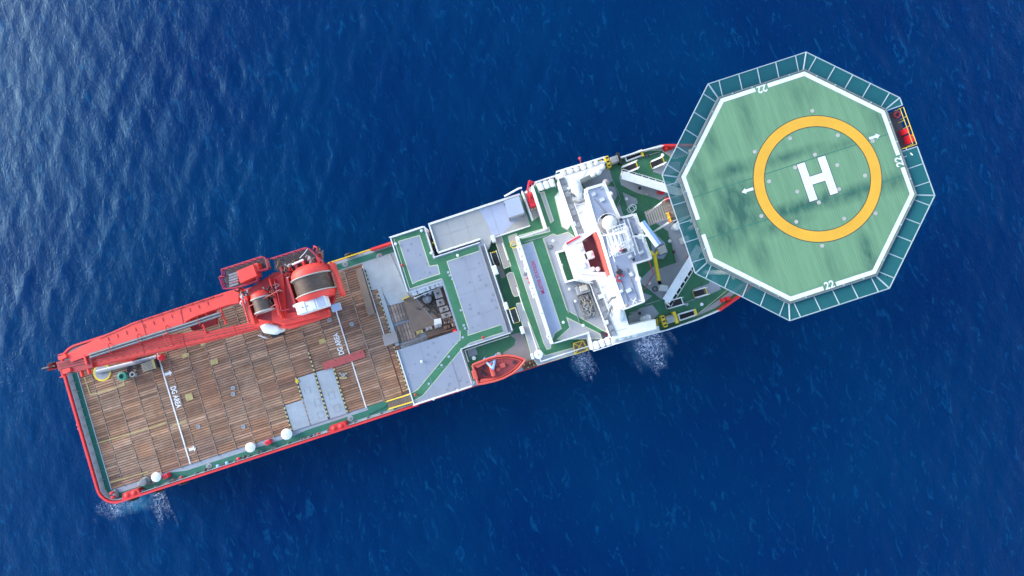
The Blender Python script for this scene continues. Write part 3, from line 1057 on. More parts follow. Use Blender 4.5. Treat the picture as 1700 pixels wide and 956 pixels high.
# ---------------------------------------------------------------- the work pit cut into the deckhouse
MB().bx(-13.25, -8.8, -3.1, 3.4, MD, MD + .16).build('pit_floor', 'brown_plate', ship)
pf = thing('sliding_hatch', 'large flat brown steel hatch in the work pit beside the hatch deck', 'hatch', (-14, 0, MD))
MB().prism(PP([(670, 497), (689, 491), (731, 531), (720, 540), (685, 552)], MD + .4), MD + .17, MD + .42).build('hatch_plate', 'brown_plate', pf)
MB().tube([(*P(688, 492, MD + .45), MD + .45), (*P(719, 530, MD + .45), MD + .45)], .05).build('seam_bar', 'grey', pf)
MB().prism(PP([(720.5, 530), (732, 528), (733.5, 539), (721, 542)], MD + .6), MD + .3, MD + .62).build('white_cover', 'white', label='small white square cover plate at the corner of the brown hatch', cat='cover')
for k in range(7):
    x = -17.0 + .42 * k
    MB().bx(x - .17, x + .17, .4, 3.1, MD + .02, MD + .14).build('plank', 'wood', ship)
    MB().bx(x - .17, x + .17, -2.4, .1, MD + .02, MD + .14).build('plank', 'wood', ship)
MB().wall([(-17.1, -2.75), (-8.9, -2.75)], .1, MD + .2, MD + .9).build('pit_rail', 'rust', ship)
MB().wall([(*P(667, 497, MD + .9),), (*P(679, 492, MD + .9),)], .1, MD + .3, MD + .9).build('pit_coaming', 'yellow', ship)
MB().prism(PP([(634, 557), (657, 550), (662, 567), (639, 575)], MD + .5), MD + .15, MD + .52).build('rusty_cover', 'taupe', label='brown bolted square cover on the planks at the corner of the pit', cat='cover', bevel=.05)
units = [((727, 487), (1.0, 1.3, 1.5)), ((731, 502), (1.0, .9, 1.3)), ((737, 513), (1.2, .7, 1.2)), ((741, 523), (1.3, .7, 1.0)), ((739, 532), (.5, .9, .9)), ((746, 531), (.5, .9, .9)), ((752, 535), (.6, 1.2, 1.0))]
for i, (px, s) in enumerate(units):
    x, y = P(px[0], px[1], MD + s[2])
    u = thing('machinery_box', ['grey machinery box with a dark cap at the top of the pit row', 'grey machinery box with a pipe stub beside the pit wall', 'low grey machinery box in the middle of the pit row', 'long low grey machinery box in the pit row', 'narrow brown machinery box beside the white cover', 'narrow brown machinery box between its neighbours in the pit', 'brown machinery box at the end of the pit row'][i], 'machinery', (x, y, MD))
    MB().box((x, y, MD + s[2] / 2 + .1), s).build('casing', ['taupe', 'taupe', 'taupe', 'taupe', 'rust', 'rust', 'rust'][i], u, bevel=.04)
    MB().cyl((x, y, MD + s[2] + .1), (x, y, MD + s[2] + .3), .16).build('cap', 'dark', u)
    MB().tube([(x - s[0] * .4, y - s[1] * .4, MD + s[2] + .16), (x + s[0] * .4, y + s[1] * .2, MD + s[2] + .16)], .05).build('pipe', 'grey', u)
for i, px in enumerate(((705, 488), (709, 496), (714, 486))):
    x, y = P(px[0], px[1], MD + 1)
    u = thing('cable_reel', ['black ringed reel in the pit under the white lockers', 'grey lidded drum in the pit beside the black reel', 'small dark reel against the pit machinery'][i], 'reel', (x, y, MD))
    MB().lathe((x, y, MD + .1), [(.55, 0), (.6, .1), (.5, .2), (.5, .8), (.62, .85), (.62, .95), (.25, .98)], 18).build('drum', ['dark', 'mid_grey', 'dark'][i], u)
    MB().lathe((x, y, MD + 1.05), [(.26, 0), (.26, .12), (.1, .12)], 14).build('hub', 'grey', u)
bb = MB()
rj = random.Random(5)
for k in range(26):
    x, y = P(rj.uniform(696, 728), rj.uniform(482, 522), MD + .7)
    bb.tube([(x, y, MD + .2), (x + rj.uniform(-.5, .5), y + rj.uniform(-.5, .5), MD + rj.uniform(.5, 1.1)), (x + rj.uniform(-1, 1), y + rj.uniform(-1, 1), MD + .3)], .06, 5)
bb.build('pipe_tangle', 'dark', label='tangle of dark pipes and hoses on the pit floor', cat='pipes')
for k, px in enumerate(((688, 486), (697, 483), (704, 480), (709, 478.5), (718, 475.5), (726, 472.5), (731, 471))):
    x, y = P(px[0], px[1], MD + 2.0)
    lk = thing('locker', 'white locker in the row along the pit wall', 'locker', (x, y, MD), 'white lockers along the pit wall')
    MB().box((x, y, MD + 1.0), (.62, .55, 2.0)).build('cabinet', 'white', lk, bevel=.04)
    MB().box((x, y, MD + 2.03), (.5, .42, .06)).build('lid', 'white_dirty', lk)
MB().wall([(-13.2, 2.85), (-9.0, 3.2)], .1, MD + .2, MD + 1.2).build('pit_rail', 'white', ship)
for i, px in enumerate(((697, 551), (712, 545), (727, 541), (742, 543))):
    x, y = P(px[0], px[1], MD + .6)
    MB().box((x, y, MD + .45), (.9, .45, .6)).box((x - .15, y, MD + .8), (.3, .3, .15)).build('pallet_gear', ['old_yellow', 'taupe', 'grey', 'rust'][i], label=['yellowed gear tray on the pit edge by the planks', 'brown gear tray beside the yellowed one in the pit', 'grey gear tray in the pit below the white cover', 'rusty gear tray at the forward end of the pit edge'][i], cat='gear')
x, y = P(755, 550, MD + .8)
MB().box((x, y, MD + .5), (.5, .5, .8)).box((x, y, MD + .93), (.36, .36, .06)).build('red_cabinet', 'bright_red', label='small red cabinet in the forward corner of the pit', cat='cabinet')

# ---------------------------------------------------------------- grey port deck with container
gp = [(-8.0, 11.5), (4.2, 11.55), (4.2, 7.05), (-1.2, 7.05), (-1.2, 7.3), (-8.0, 7.3)]
gd = MB().prism([(-7.95, 11.5), (4.9, 11.55), (4.9, 7.0), (-.55, 7.0), (-1.3, 6.0), (-2.1, 6.0), (-2.1, 7.35), (-7.95, 7.35)], MD - .012, D1 + .004).build('port_deck', 'beige_deck', ship)
MB().prism([(-.9, 11.3), (4.7, 11.3), (4.7, 9.0), (.8, 7.15), (-.4, 7.15), (-.4, 8.8)], D1, D1 + .012).build('deck_panel', 'blue_clean', gd)
MB().wall([(-2.0, 7.42), (-7.87, 7.42), (-7.87, 11.42), (4.8, 11.48)], .12, D1, D1 + .28).build('parapet', 'white', gd)
MB().rail([(-2.0, 7.42, D1 + .2), (-7.87, 7.42, D1 + .2), (-7.87, 11.42, D1 + .2), (4.8, 11.48, D1 + .2)], .85, 2, 1.5, .04).build('railing', 'white', gd)
MB().wall([(-.6, 7.08), (4.85, 7.08)], .14, D1, D1 + .45).build('parapet', 'white', gd)
MB().bx(-8.5, -8.05, 7.2, 11.0, MD, MD + .3).build('gutter', 'rust', ship)
for i, yy in enumerate((7.9, 8.7, 9.4, 10.2)):
    MB().cyl((-8.25, yy, MD + .3), (-8.25, yy + .4, MD + 2.6), .14).build('fire_bottle', ['black', 'yellow', 'black', 'rust'][i], label='%s gas bottle in the slot between hatch deck and port deck' % ['lowest black', 'yellow', 'upper black', 'rusty brown'][i], cat='bottle')
# container
z1 = D1 + 2.55
q = PP([(837.6, 334.5), (861.6, 328.2), (869.6, 351.3), (845.6, 358.5)], z1)
cxx, cyy = sum(a for a, _ in q) / 4, sum(b_ for _, b_ in q) / 4
ct = thing('cargo_container', 'pale grey corrugated container standing on the grey port deck', 'container', (cxx, cyy, D1))
cb = MB().bx(cxx - .98, cxx + .98, cyy - 1.08, cyy + 1.08, D1 + .1, z1 - .12)
cb.build('box_body', 'blue_clean', ct)
MB().bx(cxx - 1.03, cxx + 1.03, cyy - 1.13, cyy + 1.13, z1 - .12, z1).build('roof', 'blue_clean', ct)
for sx in (-1, 1):
    for sy in (-1, 1):
        MB().bx(cxx + sx * 1.0 - .08, cxx + sx * 1.0 + .08, cyy + sy * 1.1 - .08, cyy + sy * 1.1 + .08, D1 + .02, z1 - .125).build('corner_post', 'mid_grey', ct)
for k in range(8):
    MB().bx(cxx - .85 + k * .24, cxx - .75 + k * .24, cyy - 1.12, cyy - 1.08, D1 + .25, z1 - .15).build('rib', 'grey', ct)

# red davit winch in its bay
x0, y0 = P(882, 322, D1 + 1.5)
dv = thing('davit_winch', 'red davit winch with a bent arm in the white walled bay on the port side', 'winch', (x0, y0, D1))
MB().box((x0 + .15, y0 - 1.0, D1 + .6), (1.6, 1.2, 1.1)).build('winch_base', 'bright_red', dv, bevel=.06)
MB().cyl((x0 - .6, y0 - .1, D1 + 1.0), (x0 + .8, y0 - .1, D1 + 1.0), .45, None, 16).build('drum', 'crane_dark', dv)
MB().tube([(x0 - .4, y0 - .9, D1 + 1.2), (x0 - .3, y0 + .6, D1 + 2.2), (x0 + .2, y0 + 1.5, D1 + 2.6), (x0 + .7, y0 + 1.2, D1 + 2.2)], .13, 8).build('arm', 'bright_red', dv)
MB().tube([(x0 + .5, y0 - .9, D1 + 1.2), (x0 + .5, y0 + .7, D1 + 2.0), (x0 + .2, y0 + 1.5, D1 + 2.5)], .11, 8).build('arm', 'bright_red', dv)
MB().tube([(x0 - .7, y0 + .3, D1 + 1.9), (x0 + .1, y0 + .5, D1 + 2.1)], .09, 8).build('cylinder', 'white', dv)
for k in range(3):
    MB().box((x0 - .45 + k * .45, y0 - 1.75, D1 + .3), (.25, .18, .4)).build('foot', 'pale_line', dv)
x1, y1 = P(860, 318, D1 + .9)
MB().tube([(x1 - 1.9, y1 - .05, D1 + .9), (x1 + .2, y1 + .25, D1 + 1.5), (x1 + .6, y1 + .2, D1 + 1.5)], .13, 8).build('boat_spar', 'white_dirty', label='white and red spar along the port rail beside the container', cat='spar')

# ---------------------------------------------------------------- lower walkways W1 and boat bay
w1 = MB().prism([(-1.5, 5.9), (.2, 5.9), (.2, 7.0), (3.6, -10.4), (-8.8, -10.4), (-8.8, -5.75), (-1.5, -5.75)][:0] or [(-1.5, 6.9), (.55, 6.9), (.55, -10.3), (-8.85, -10.3), (-8.85, -5.7), (-1.5, -5.7)], MD - .02, W1).build('lower_walkway', 'green', ship)
MB().sheet([(-1.0, 5.6), (-.35, 5.6), (-.35, 1.7), (-1.0, 1.7)], W1 + .008).build('deck_panel', 'taupe', w1)
MB().sheet(PP([(846, 556), (868, 551), (884, 594), (888, 602), (850, 618), (835, 586), (854, 573), (856, 563)], W1 + .008), W1 + .008).build('deck_panel', 'taupe', w1)
MB().sheet([(-8.4, -6.1), (-7.2, -6.1), (-7.2, -7.1), (-8.4, -7.1)], W1 + .008).build('deck_panel', 'grey_deck', w1)
MB().rail([(-8.6, -7.6, W1), (-8.6, -6.0, W1), (-2.4, -6.0, W1)], h=1.0, r=.06).build('railing', 'white', w1)

# intermediate deck W2
w2p = [(.62, 7.0), (4.9, 7.0), (4.9, 11.5), (7.3, 11.5), (7.3, -10.6), (.62, -10.6)]
w2 = MB().prism(w2p, MD - .015, W2).build('walkway_deck', 'green', ship)
zz = W2 + .008
for pts, m in (([(820, 393), (831, 389), (848, 441), (837, 446)], 'taupe'),
               ([(841, 456), (846, 452), (852, 453), (863, 486), (860, 491), (854, 492), (851, 487)], 'taupe'),
               ([(857, 504), (866, 502), (896, 580), (905, 590), (975, 571), (984, 579), (893, 606), (883, 592)], 'grey_deck'),
               ([(844, 392), (857, 388), (863, 403), (851, 408), (846, 402)], 'beige'),
               ([(851, 412), (862, 408), (915, 566), (914, 578), (908, 580), (903, 570)], 'grey_deck'),
               ([(868, 321), (884, 366), (905, 350), (891, 303)], 'beige_deck')):
    p_ = PP(pts, zz)
    MB().sheet(p_, zz).build('deck_panel', m, w2)
    MB().strip(p_, .09, zz + .004, True).build('border_line', 'pale_line', w2)
MB().rail([(*P(866, 319, W2), W2), (*P(884, 367, W2), W2)], h=1.1).build('railing', 'white', w2)
MB().wall(PP([(866.5, 319.5), (884, 367)], W2), .22, W2, W2 + 1.1).build('partition', 'white', w2)
MB().rail([(.62, 5.9, W2), (.62, 3.6, W2)], h=1.1, r=.06).build('railing', 'white', w2)
MB().rail([(.62, -.2, W2), (.62, -3.4, W2)], h=1.1, r=.06).build('railing', 'white', w2)
MB().rail([(.62, -5.0, W2), (.62, -10.4, W2), (7.2, -10.4, W2)], h=1.1, r=.06).build('railing', 'white', w2)
for px, s in (((819, 396), (.5, .9)), ((822, 448), (.6, 1.2)), ((840, 508), (.55, 1.0)), ((867, 548), (.5, 1.0)), ((884, 592), (.4, .7))):
    x, y = P(px[0], px[1], W2 + 1)
    cl_ = {819: 'at the corner of the grey port deck', 822: 'beside the port flight of dark stairs', 840: 'beside the stairs of the boat bay', 867: 'above the rescue boat bow', 884: 'next to the white lidded drum'}[px[0]]
    c_ = thing('deck_cabinet', 'white equipment cabinet on the walkway railing, ' + cl_, 'cabinet', (x, y, W2), 'white cabinets along the walkway railing')
    MB().box((x, y, W2 + .55), (s[0], s[1], 1.1)).build('cabinet_body', 'white', c_, bevel=.05)
    MB().box((x, y, W2 + 1.12), (s[0] * .8, s[1] * .8, .05)).build('lid', 'white_dirty', c_)


def stairs(name, label, x0, x1, y0, y1, z0, z1, n, along='Y', mat='dark', edge='yellow', rails='white'):
    st = thing(name, label, 'stairs', ((x0 + x1) / 2, (y0 + y1) / 2, min(z0, z1)))
    for k in range(n):
        t0, t1 = k / n, (k + .72) / n
        zk = z0 + (z1 - z0) * (k + .5) / n
        if along == 'Y':
            MB().bx(x0, x1, y0 + (y1 - y0) * t0, y0 + (y1 - y0) * t1, zk - .05, zk).build('tread', mat, st)
        else:
            MB().bx(x0 + (x1 - x0) * t0, x0 + (x1 - x0) * t1, y0, y1, zk - .05, zk).build('tread', mat, st)
    for s in (0, 1):
        if along == 'Y':
            xx = (x0, x1)[s]
            a, b_ = Vector((xx, y0, z0)), Vector((xx, y1, z1))
        else:
            yy = (y0, y1)[s]
            a, b_ = Vector((x0, yy, z0)), Vector((x1, yy, z1))
        MB().tube([a, b_], .07, 5).build('stringer', rails, st)
        MB().rail([a, b_], 1.0, 2, 1.2, .035).build('handrail', rails, st)
    for t in (0, 1):
        if along == 'Y':
            yy, q_ = (y0, y1)[t], (z0, z1)[t]
            MB().bx(x0, x1, yy - .06, yy + .06, q_, q_ + .04).build('nosing', edge, st)
        else:
            xx, q_ = (x0, x1)[t], (z0, z1)[t]
            MB().bx(xx - .06, xx + .06, y0, y1, q_, q_ + .04).build('nosing', edge, st)
    return st


sx, sy = P(823, 430, W1 + 1)
stairs('deck_stairs', 'dark steel stairs with yellow nosing by the muster deck, port flight', sx - .42, sx + .42, sy - .9, sy + .9, W1, W2, 9)
sx, sy = P(854.5, 523.5, W1 + 1)
stairs('deck_stairs', 'dark steel stairs with yellow nosing by the rescue boat bay', sx - .42, sx + .42, sy - .95, sy + .95, W2 + .05, W2 + 1.2, 9)

# ---------------------------------------------------------------- muster deck
mup = [(2.75, 6.1), (7.35, 6.1), (7.35, 11.55), (10.2, 11.55), (10.2, -9.6), (2.75, -9.6)]
mu = MB().prism([(2.5, 5.7), (6.4, 5.7), (6.4, 11.5), (10.2, 11.5), (10.2, -9.0), (7.6, -9.0), (2.5, -8.6)], W2 - .01, MU).build('muster_deck', 'green', ship)
zm = MU + .008
for pts, m in (([(866, 407.4), (884, 401), (932, 545.4), (921, 553), (917, 563), (914, 556)], 'blue_clean'),
               ([(901.6, 396), (919, 388), (925, 391), (943, 385), (962, 400), (985, 470), (1008, 552), (1000, 548), (947, 518), (941, 514)], 'grey_deck'),
               ([(941, 527), (996, 554), (999, 562), (925, 563), (946, 544)], 'grey_deck'),
               ([(921, 327), (929, 317), (948, 372), (942, 381), (933, 376)], 'white_dirty'),
               ([(862, 391), (911, 377), (913, 384), (866, 396)], 'grey_deck'), ([(903, 318), (897, 320), (914, 370), (919, 366)], 'grey_deck')):
    p_ = PP(pts, zm)
    MB().sheet(p_, zm).build('deck_panel', m, mu)
    MB().strip(p_, .09, zm + .004, True).build('border_line', 'pale_line', mu)
text('lettering', 'MUSTER STATION', (893.5, 460.5), zm + .008, .66, (0, 1), 'magenta', mu, .012, .82)
# rail wall along the aft edge of the muster deck
MB().wall([(2.62, 5.85), (2.62, -8.5)], .4, MU - .3, MU + 1.05).build('parapet', 'white', mu)
MB().rail([(2.85, 5.6, MU), (6.4, 5.6, MU), (6.5, 11.4, MU)], r=.06).build('railing', 'white', mu)
MB().wall([(6.5, 5.6), (6.5, 11.4)], .26, MU - .2, MU + .9).build('parapet', 'white', mu)
MB().wall([(2.85, -8.5), (7.2, -8.6)], .14, MU - .1, MU + .9).build('parapet', 'white_dirty', mu)
MB().wall(PP([(975, 551), (983, 580)], MU), .3, W2, MU + .6).build('partition', 'white', mu)
for px, s in (((861, 400), (.3, .6)), ((863, 413), (.5, .9)), ((867, 425), (.55, .9)), ((874, 447), (.4, .7)), ((884, 478), (.5, .8)), ((887, 489), (.45, .8)), ((900, 520), (.4, .6)), ((911, 558), (.4, .5))):
    x, y = P(px[0], px[1], MU + 1)
    c_ = thing('rail_box', 'white box hung on the parapet beside the muster station', 'box', (x - .05, y, MU), 'white boxes on the muster parapet')
    MB().box((x - .05, y, MU + .6), (s[0], s[1], .7)).build('box_body', 'white', c_, bevel=.04)
    MB().cyl((x - .05, y, MU + .95), (x - .05, y, MU + 1.1), .09).build('knob', 'grey', c_)
# red muster pictogram: arrows and figures
x, y = P(879.5, 466.5, W2 + .02)
pg = thing('muster_sign', 'red painted muster pictogram of people beside the muster parapet', 'sign', (x, y, W2))
for dx, dy in ((-.1, .45), (.2, .15), (-.05, -.15), (.3, -.4)):
    b = MB()
    b.cyl((x + dx - .18, y + dy, W2 + .02), (x + dx - .18, y + dy, W2 + .032), .09, None, 10)
    b.bx(x + dx - .08, x + dx + .24, y + dy - .11, y + dy + .11, W2 + .02, W2 + .032)
    b.build('figure', 'bright_red', pg)
for px, r_ in (((872, 454), .3), ((876, 450), .22)):
    x, y = P(px[0], px[1], MU + .8)
    MB().lathe((x, y, MU - .3), [(.1, 0), (.1, .8), (r_, .85), (r_, 1.05), (r_ * .5, 1.15)], 14).build('swan_neck_vent', 'mid_grey', label='%s grey vent head beside the muster parapet' % ('larger' if r_ > .25 else 'smaller'), cat='vent')
x, y = P(853, 406, W2 + 1)
b = MB()
b.tube([(x + .45 * math.cos(R(a)), y + .45 * math.sin(R(a)), W2 + 1.0) for a in range(0, 360, 45)], .05, 5, True)
for a in range(0, 360, 90):
    b.tube([(x + .45 * math.cos(R(a)), y + .45 * math.sin(R(a)), W2), (x + .45 * math.cos(R(a)), y + .45 * math.sin(R(a)), W2 + 1)], .04, 5)
b.build('ladder_cage', 'yellow', label='yellow round ladder cage at the corner of the walkway deck', cat='ladder cage')
x, y = P(894, 588.5, W2 + 1.2)
rb = thing('life_ring_drum', 'white round lidded drum on the walkway near the rescue boat bow', 'drum', (x, y, W2))
MB().lathe((x, y, W2), [(.5, 0), (.5, .9), (.58, .95), (.58, 1.1), (.2, 1.2)], 24).build('drum_body', 'white', rb, smooth=True)
MB().cyl((x, y, W2 + 1.19), (x, y, W2 + 1.24), .1).build('cap', 'grey', rb)
x, y = P(914, 410, MU + .1)
MB().box((x, y, MU + .1), (.5, .5, .12)).box((x, y, MU + .18), (.38, .38, .05)).build('square_manhole', 'mid_grey', label='small square grey manhole on the muster deck', cat='manhole')
# green sunken box by the bridge wall
tz = MU + .9
tp = PP([(924, 419), (939, 415), (955, 464), (940, 468)], tz)
gb = thing('green_trough', 'green floored open trough with white sides against the bridge casing', 'trough', (*tp[0], MU))
MB().prism(tp, MU + .02, MU + .3).build('trough_floor', 'green', gb)
MB().wall(tp, .22, MU + .02, tz + .3, True).build('trough_wall', 'white', gb)
# engine-like machinery piles beside the casing
x, y = P(968, 480, MU + 1.2)
en = thing('deck_generator', 'grey boxy generator with pipes beside the bridge casing', 'generator', (x, y, MU))
MB().box((x, y, MU + .6), (1.7, 1.1, 1.1)).build('housing', 'grey', en, bevel=.08)
MB().box((x + .1, y + .1, MU + 1.3), (1.0, .7, .35)).build('top_cover', 'beige', en, bevel=.08)
for k in range(5):
    MB().tube([(x - .8 + k * .4, y + .7, MU + .2), (x - .7 + k * .4, y + .75, MU + 1.2), (x - .5 + k * .4, y + .2, MU + 1.35)], .06, 5).build('pipe', 'mid_grey', en)
x, y = P(975, 508, MU + .8)
rp_ = thing('rope_basket', 'grey basket piled with old rope and hose beside the bridge casing', 'basket', (x, y, MU))
b = MB()
for k in range(7):
    b.box((x - .85, y - 1.5 + k * .5, MU + .45), (.08, .08, .9)).box((x + .85, y - 1.5 + k * .5, MU + .45), (.08, .08, .9))
b.box((x - .85, y, MU + .9), (.1, 3.2, .08)).box((x + .85, y, MU + .9), (.1, 3.2, .08)).box((x, y, MU + .08), (1.7, 3.2, .1))
b.build('frame', 'mid_grey', rp_)
rj = random.Random(9)
for k in range(16):
    pts, px_, py_ = [], x + rj.uniform(-.6, .6), y + rj.uniform(-1.3, 1.3)
    for i in range(9):
        pts.append((px_, py_, MU + .3 + rj.uniform(0, .5)))
        px_ = min(max(px_ + rj.uniform(-.5, .5), x - .75), x + .75)
        py_ = min(max(py_ + rj.uniform(-.6, .6), y - 1.5), y + 1.5)
    MB().tube(pts, rj.choice((.05, .07, .09)), 5).build('rope', rj.choice(('rope', 'grey', 'taupe')), rp_)
for nm, (ax, ay), lb in (('liferaft_rack', (907, 306), 'white rack of life raft canisters at the port rail'), ('liferaft_rack', (1000, 570), 'white rack of life raft canisters at the starboard rail')):
    x, y = P(ax, ay, MU + 1)
    rk = thing(nm, lb, 'life raft', (x, y, MU - .2))
    for k in range(3):
        MB().lathe((x - .75 + k * .75, y - .55, MU + .75), [(.05, 0), (.33, .12), (.36, .3), (.36, .8), (.33, 1.0), (.05, 1.1)], 14, 'Y').build('canister', 'white', rk, smooth=True)
    MB().box((x, y - .35, MU + .3), (2.4, .12, .12)).box((x, y + .35, MU + .3), (2.4, .12, .12)).box((x - 1.1, y, MU + .1), (.1, 1.2, .6)).box((x + 1.1, y, MU + .1), (.1, 1.2, .6)).build('cradle', 'white_dirty', rk)
    MB().rail([(x - 1.3, y + (.75 if ay < 400 else -.6), MU - .2), (x + 1.3, y + (.75 if ay < 400 else -.6), MU - .2)], 1.2).build('rail', 'white', rk)
# yellow frame and water outlet on the starboard side
x, y = P(963, 577, W2 + .6)
yf = thing('boarding_platform', 'yellow tubular boarding frame at the starboard rail above the foam', 'frame', (x, y, W2))
MB().tube([(x - .9, y - .6, W2 + .8), (x + .9, y - .6, W2 + .5), (x + .6, y + .8, W2 + .8), (x - .7, y + .8, W2 + .9)], .06, 6, True).build('frame', 'yellow', yf)
MB().tube([(x - .9, y - .6, W2 + .8), (x + .6, y + .8, W2 + .8)], .05).tube([(x + .9, y - .6, W2 + .5), (x - .7, y + .8, W2 + .9)], .05).build('brace', 'yellow', yf)
MB().box((x + .1, y + .1, W2 + .2), (1.7, 1.5, .2)).build('platform', 'brown_plate', yf)

# ---------------------------------------------------------------- foredeck, bridge casing, wheelhouse
fore_o = [(9.9, 11.45)] + [(x, y + .25) for x, y in BOW[:-1]] + [(39.2, 0)] + [(x, -y - .25) for x, y in reversed(BOW[:-1])] + [(9.9, -10.9), (9.9, -9.2), (10.3, -9.2), (10.3, 11.45)]
fore_o = [(10.3, 11.45)] + [(x, y + .2) for x, y in BOW[:-1]] + [(39.2, 0)] + [(x, -y - .1) for x, y in reversed(BOW[:-1])] + [(10.3, -11.0)]
fd = MB().prism(fore_o, MD - .03, FD - .004).build('foredeck', 'green', ship)
bowl = [(19.5, 11.45), (21, 11.4), (24, 11.15), (27.5, 10.05), (31, 8.15), (34.5, 5.45), (37.5, 2.5), (38.9, 0), (37.5, -2.5), (34.5, -5.45), (31, -8.1), (27.5, -9.95), (24, -11.0), (21, -11.2)]
MB().wall(bowl[2:-1], .24, FD - .2, FD + 1.1).build('bulwark', 'hull_red', fd)
MB().wall([(10.4, 11.4), (17, 11.4), (21, 11.4), (24, 11.15)], .14, FD - .2, FD + .9).build('parapet', 'white', fd)
MB().wall([(10.4, -10.95), (17, -11.3), (21, -11.25), (24, -11.0)], .14, FD - .2, FD + .9).build('parapet', 'white_dirty', fd)
zf = FD + .006
FP = [([(962, 298), (1000, 279), (1012, 281), (1017, 300), (1010, 305), (1001, 306), (973, 314)], 'grey_deck'),
      ([(1027.7, 294), (1034, 287), (1060, 305), (1113, 322), (1096, 332), (1085, 328), (1057, 320), (1031, 307)], 'grey_deck'),
      ([(1033.6, 319), (1057, 329.6), (1059, 337.4), (1042.7, 346.6)], 'grey_deck'),
      ([(1022.5, 349), (1029, 338.7), (1032, 349), (1036, 360), (1027, 362)], 'grey_deck'),
      ([(1008, 309), (1020.5, 310), (1025, 324), (1018, 337.4), (1014, 330)], 'grey_deck'),
      ([(1066, 249), (1097, 240), (1146, 243), (1142, 256), (1119, 264), (1100, 249)], 'grey_deck'),
      ([(1083, 366), (1109, 384), (1123, 436), (1094, 446), (1092, 470), (1110, 492), (1150, 420), (1146, 402), (1130, 366), (1105, 362)], 'grey_deck'),
      ([(1083.7, 383), (1104, 403.5), (1108, 419.6), (1101, 430), (1085, 428), (1080, 400)], 'blue_clean'),
      ([(1060, 467), (1087, 440), (1100, 474), (1108, 494), (1098, 497), (1082, 484)], 'grey_deck'),
      ([(1068, 486), (1083, 491), (1072, 500), (1066, 505)], 'grey_deck'),
      ([(1043, 525), (1062, 512), (1083, 506), (1094, 520), (1082, 533), (1045, 538)], 'grey_deck'),
      ([(1150, 480), (1176, 471), (1186, 455), (1197, 480), (1184, 486), (1160, 496)], 'grey_deck'),
      ([(1160, 520), (1190, 500), (1236, 466), (1240, 472), (1190, 510), (1150, 528)], 'grey_deck'),
      ([(1088, 274), (1100, 270), (1130, 268), (1128, 284), (1105, 292), (1084, 285)], 'grey_deck')]
for pts, m in FP:
    p_ = PP(pts, zf)
    MB().sheet(p_, zf).build('deck_panel', m, fd)
for pts in ([(1066, 249.5), (1099, 249.5), (1119, 264), (1142, 257)], [(1094, 533), (1135, 521), (1160, 520), (1190, 496), (1215, 475)]):
    MB().strip(PP(pts, zf + .004), .08, zf + .004).build('border_line', 'pale_line', fd)

# white bridge casing with the sunken maroon bay
casing = [(927, 296), (1000, 273), (1001, 279), (962, 298), (972, 322), (990.6, 382.5), (966, 400), (982.7, 451), (1014, 452), (1037, 516), (1044, 540), (1088, 530), (1090, 546), (1020, 563), (983, 470), (960, 464), (938, 404), (962, 390)]
cs = MB().prism(PP(casing, CS), MU - .02, CS).build('bridge_casing', 'white', ship)
MB().prism(PP([(966, 400), (990.6, 382.5), (1000, 378), (1020, 450), (1014, 452), (982.7, 451)], CS), MU, 14.9).build('sunken_bay', 'maroon', cs)
for px in ((980, 422), (984, 447), (992, 447)):
    x, y = P(px[0], px[1], 15.6)
    MB().lathe((x, y, 14.9), [(.12, 0), (.12, .8), (.3, .9), (.3, 1.1), (.1, 1.25)], 14).build('bay_vent', 'white', label='white mushroom vent in the maroon bay, %s' % {980: 'the large one by its aft wall', 984: 'the one in its starboard corner', 992: 'the small one beside the corner vent'}[px[0]], cat='vent')
MB().box((*P(978, 424, CS), 15), (1.3, 1.0, 2.0)).build('casing_step', 'white', cs, bevel=.15)
# lattice gutter along the aft edge of the casing: frames with grey panels
for seg, n in (([(927.6, 297.6), (959.6, 390)], 9), ([(978.8, 468), (1014.6, 560.5)], 9)):
    a, b_ = [Vector((*P(px[0], px[1], CS + .1), CS + .1)) for px in seg]
    d = (b_ - a).normalized()
    nrm = Vector((-d.y, d.x, 0))
    if nrm.x > 0:
        nrm = -nrm
    for k in range(n):
        p0, p1 = a.lerp(b_, k / n), a.lerp(b_, (k + 1) / n)
        cc = (p0 + p1) / 2 - nrm * .35
        dl = (p1 - p0).length
        MB().box((cc.x, cc.y, CS + .04), (.55, dl * .84, .06), math.atan2(d.y, d.x) - math.pi / 2).build('grille', 'grey' if k % 3 else 'mid_grey', cs)
        MB().tube([p0 + nrm * .02, p0 - nrm * .7], .055, 5).build('frame_bar', 'mid_grey', cs)
    MB().tube([a - nrm * .02, b_ - nrm * .02], .06, 5).build('frame_rail', 'mid_grey', cs)
    MB().tube([a - nrm * .7, b_ - nrm * .7], .06, 5).build('frame_rail', 'mid_grey', cs)
MB().rail([(*P(962, 391, CS), CS), (*P(938, 404, CS), CS), (*P(960, 464, CS), CS), (*P(983, 470, CS), CS)], .9, 2, 1.5, .05).build('railing', 'white_dirty', cs)
MB().wall(PP([(962, 391), (939, 404)], CS + .1), .35, CS - .2, CS + .12).build('red_ledge', 'bright_red', cs)
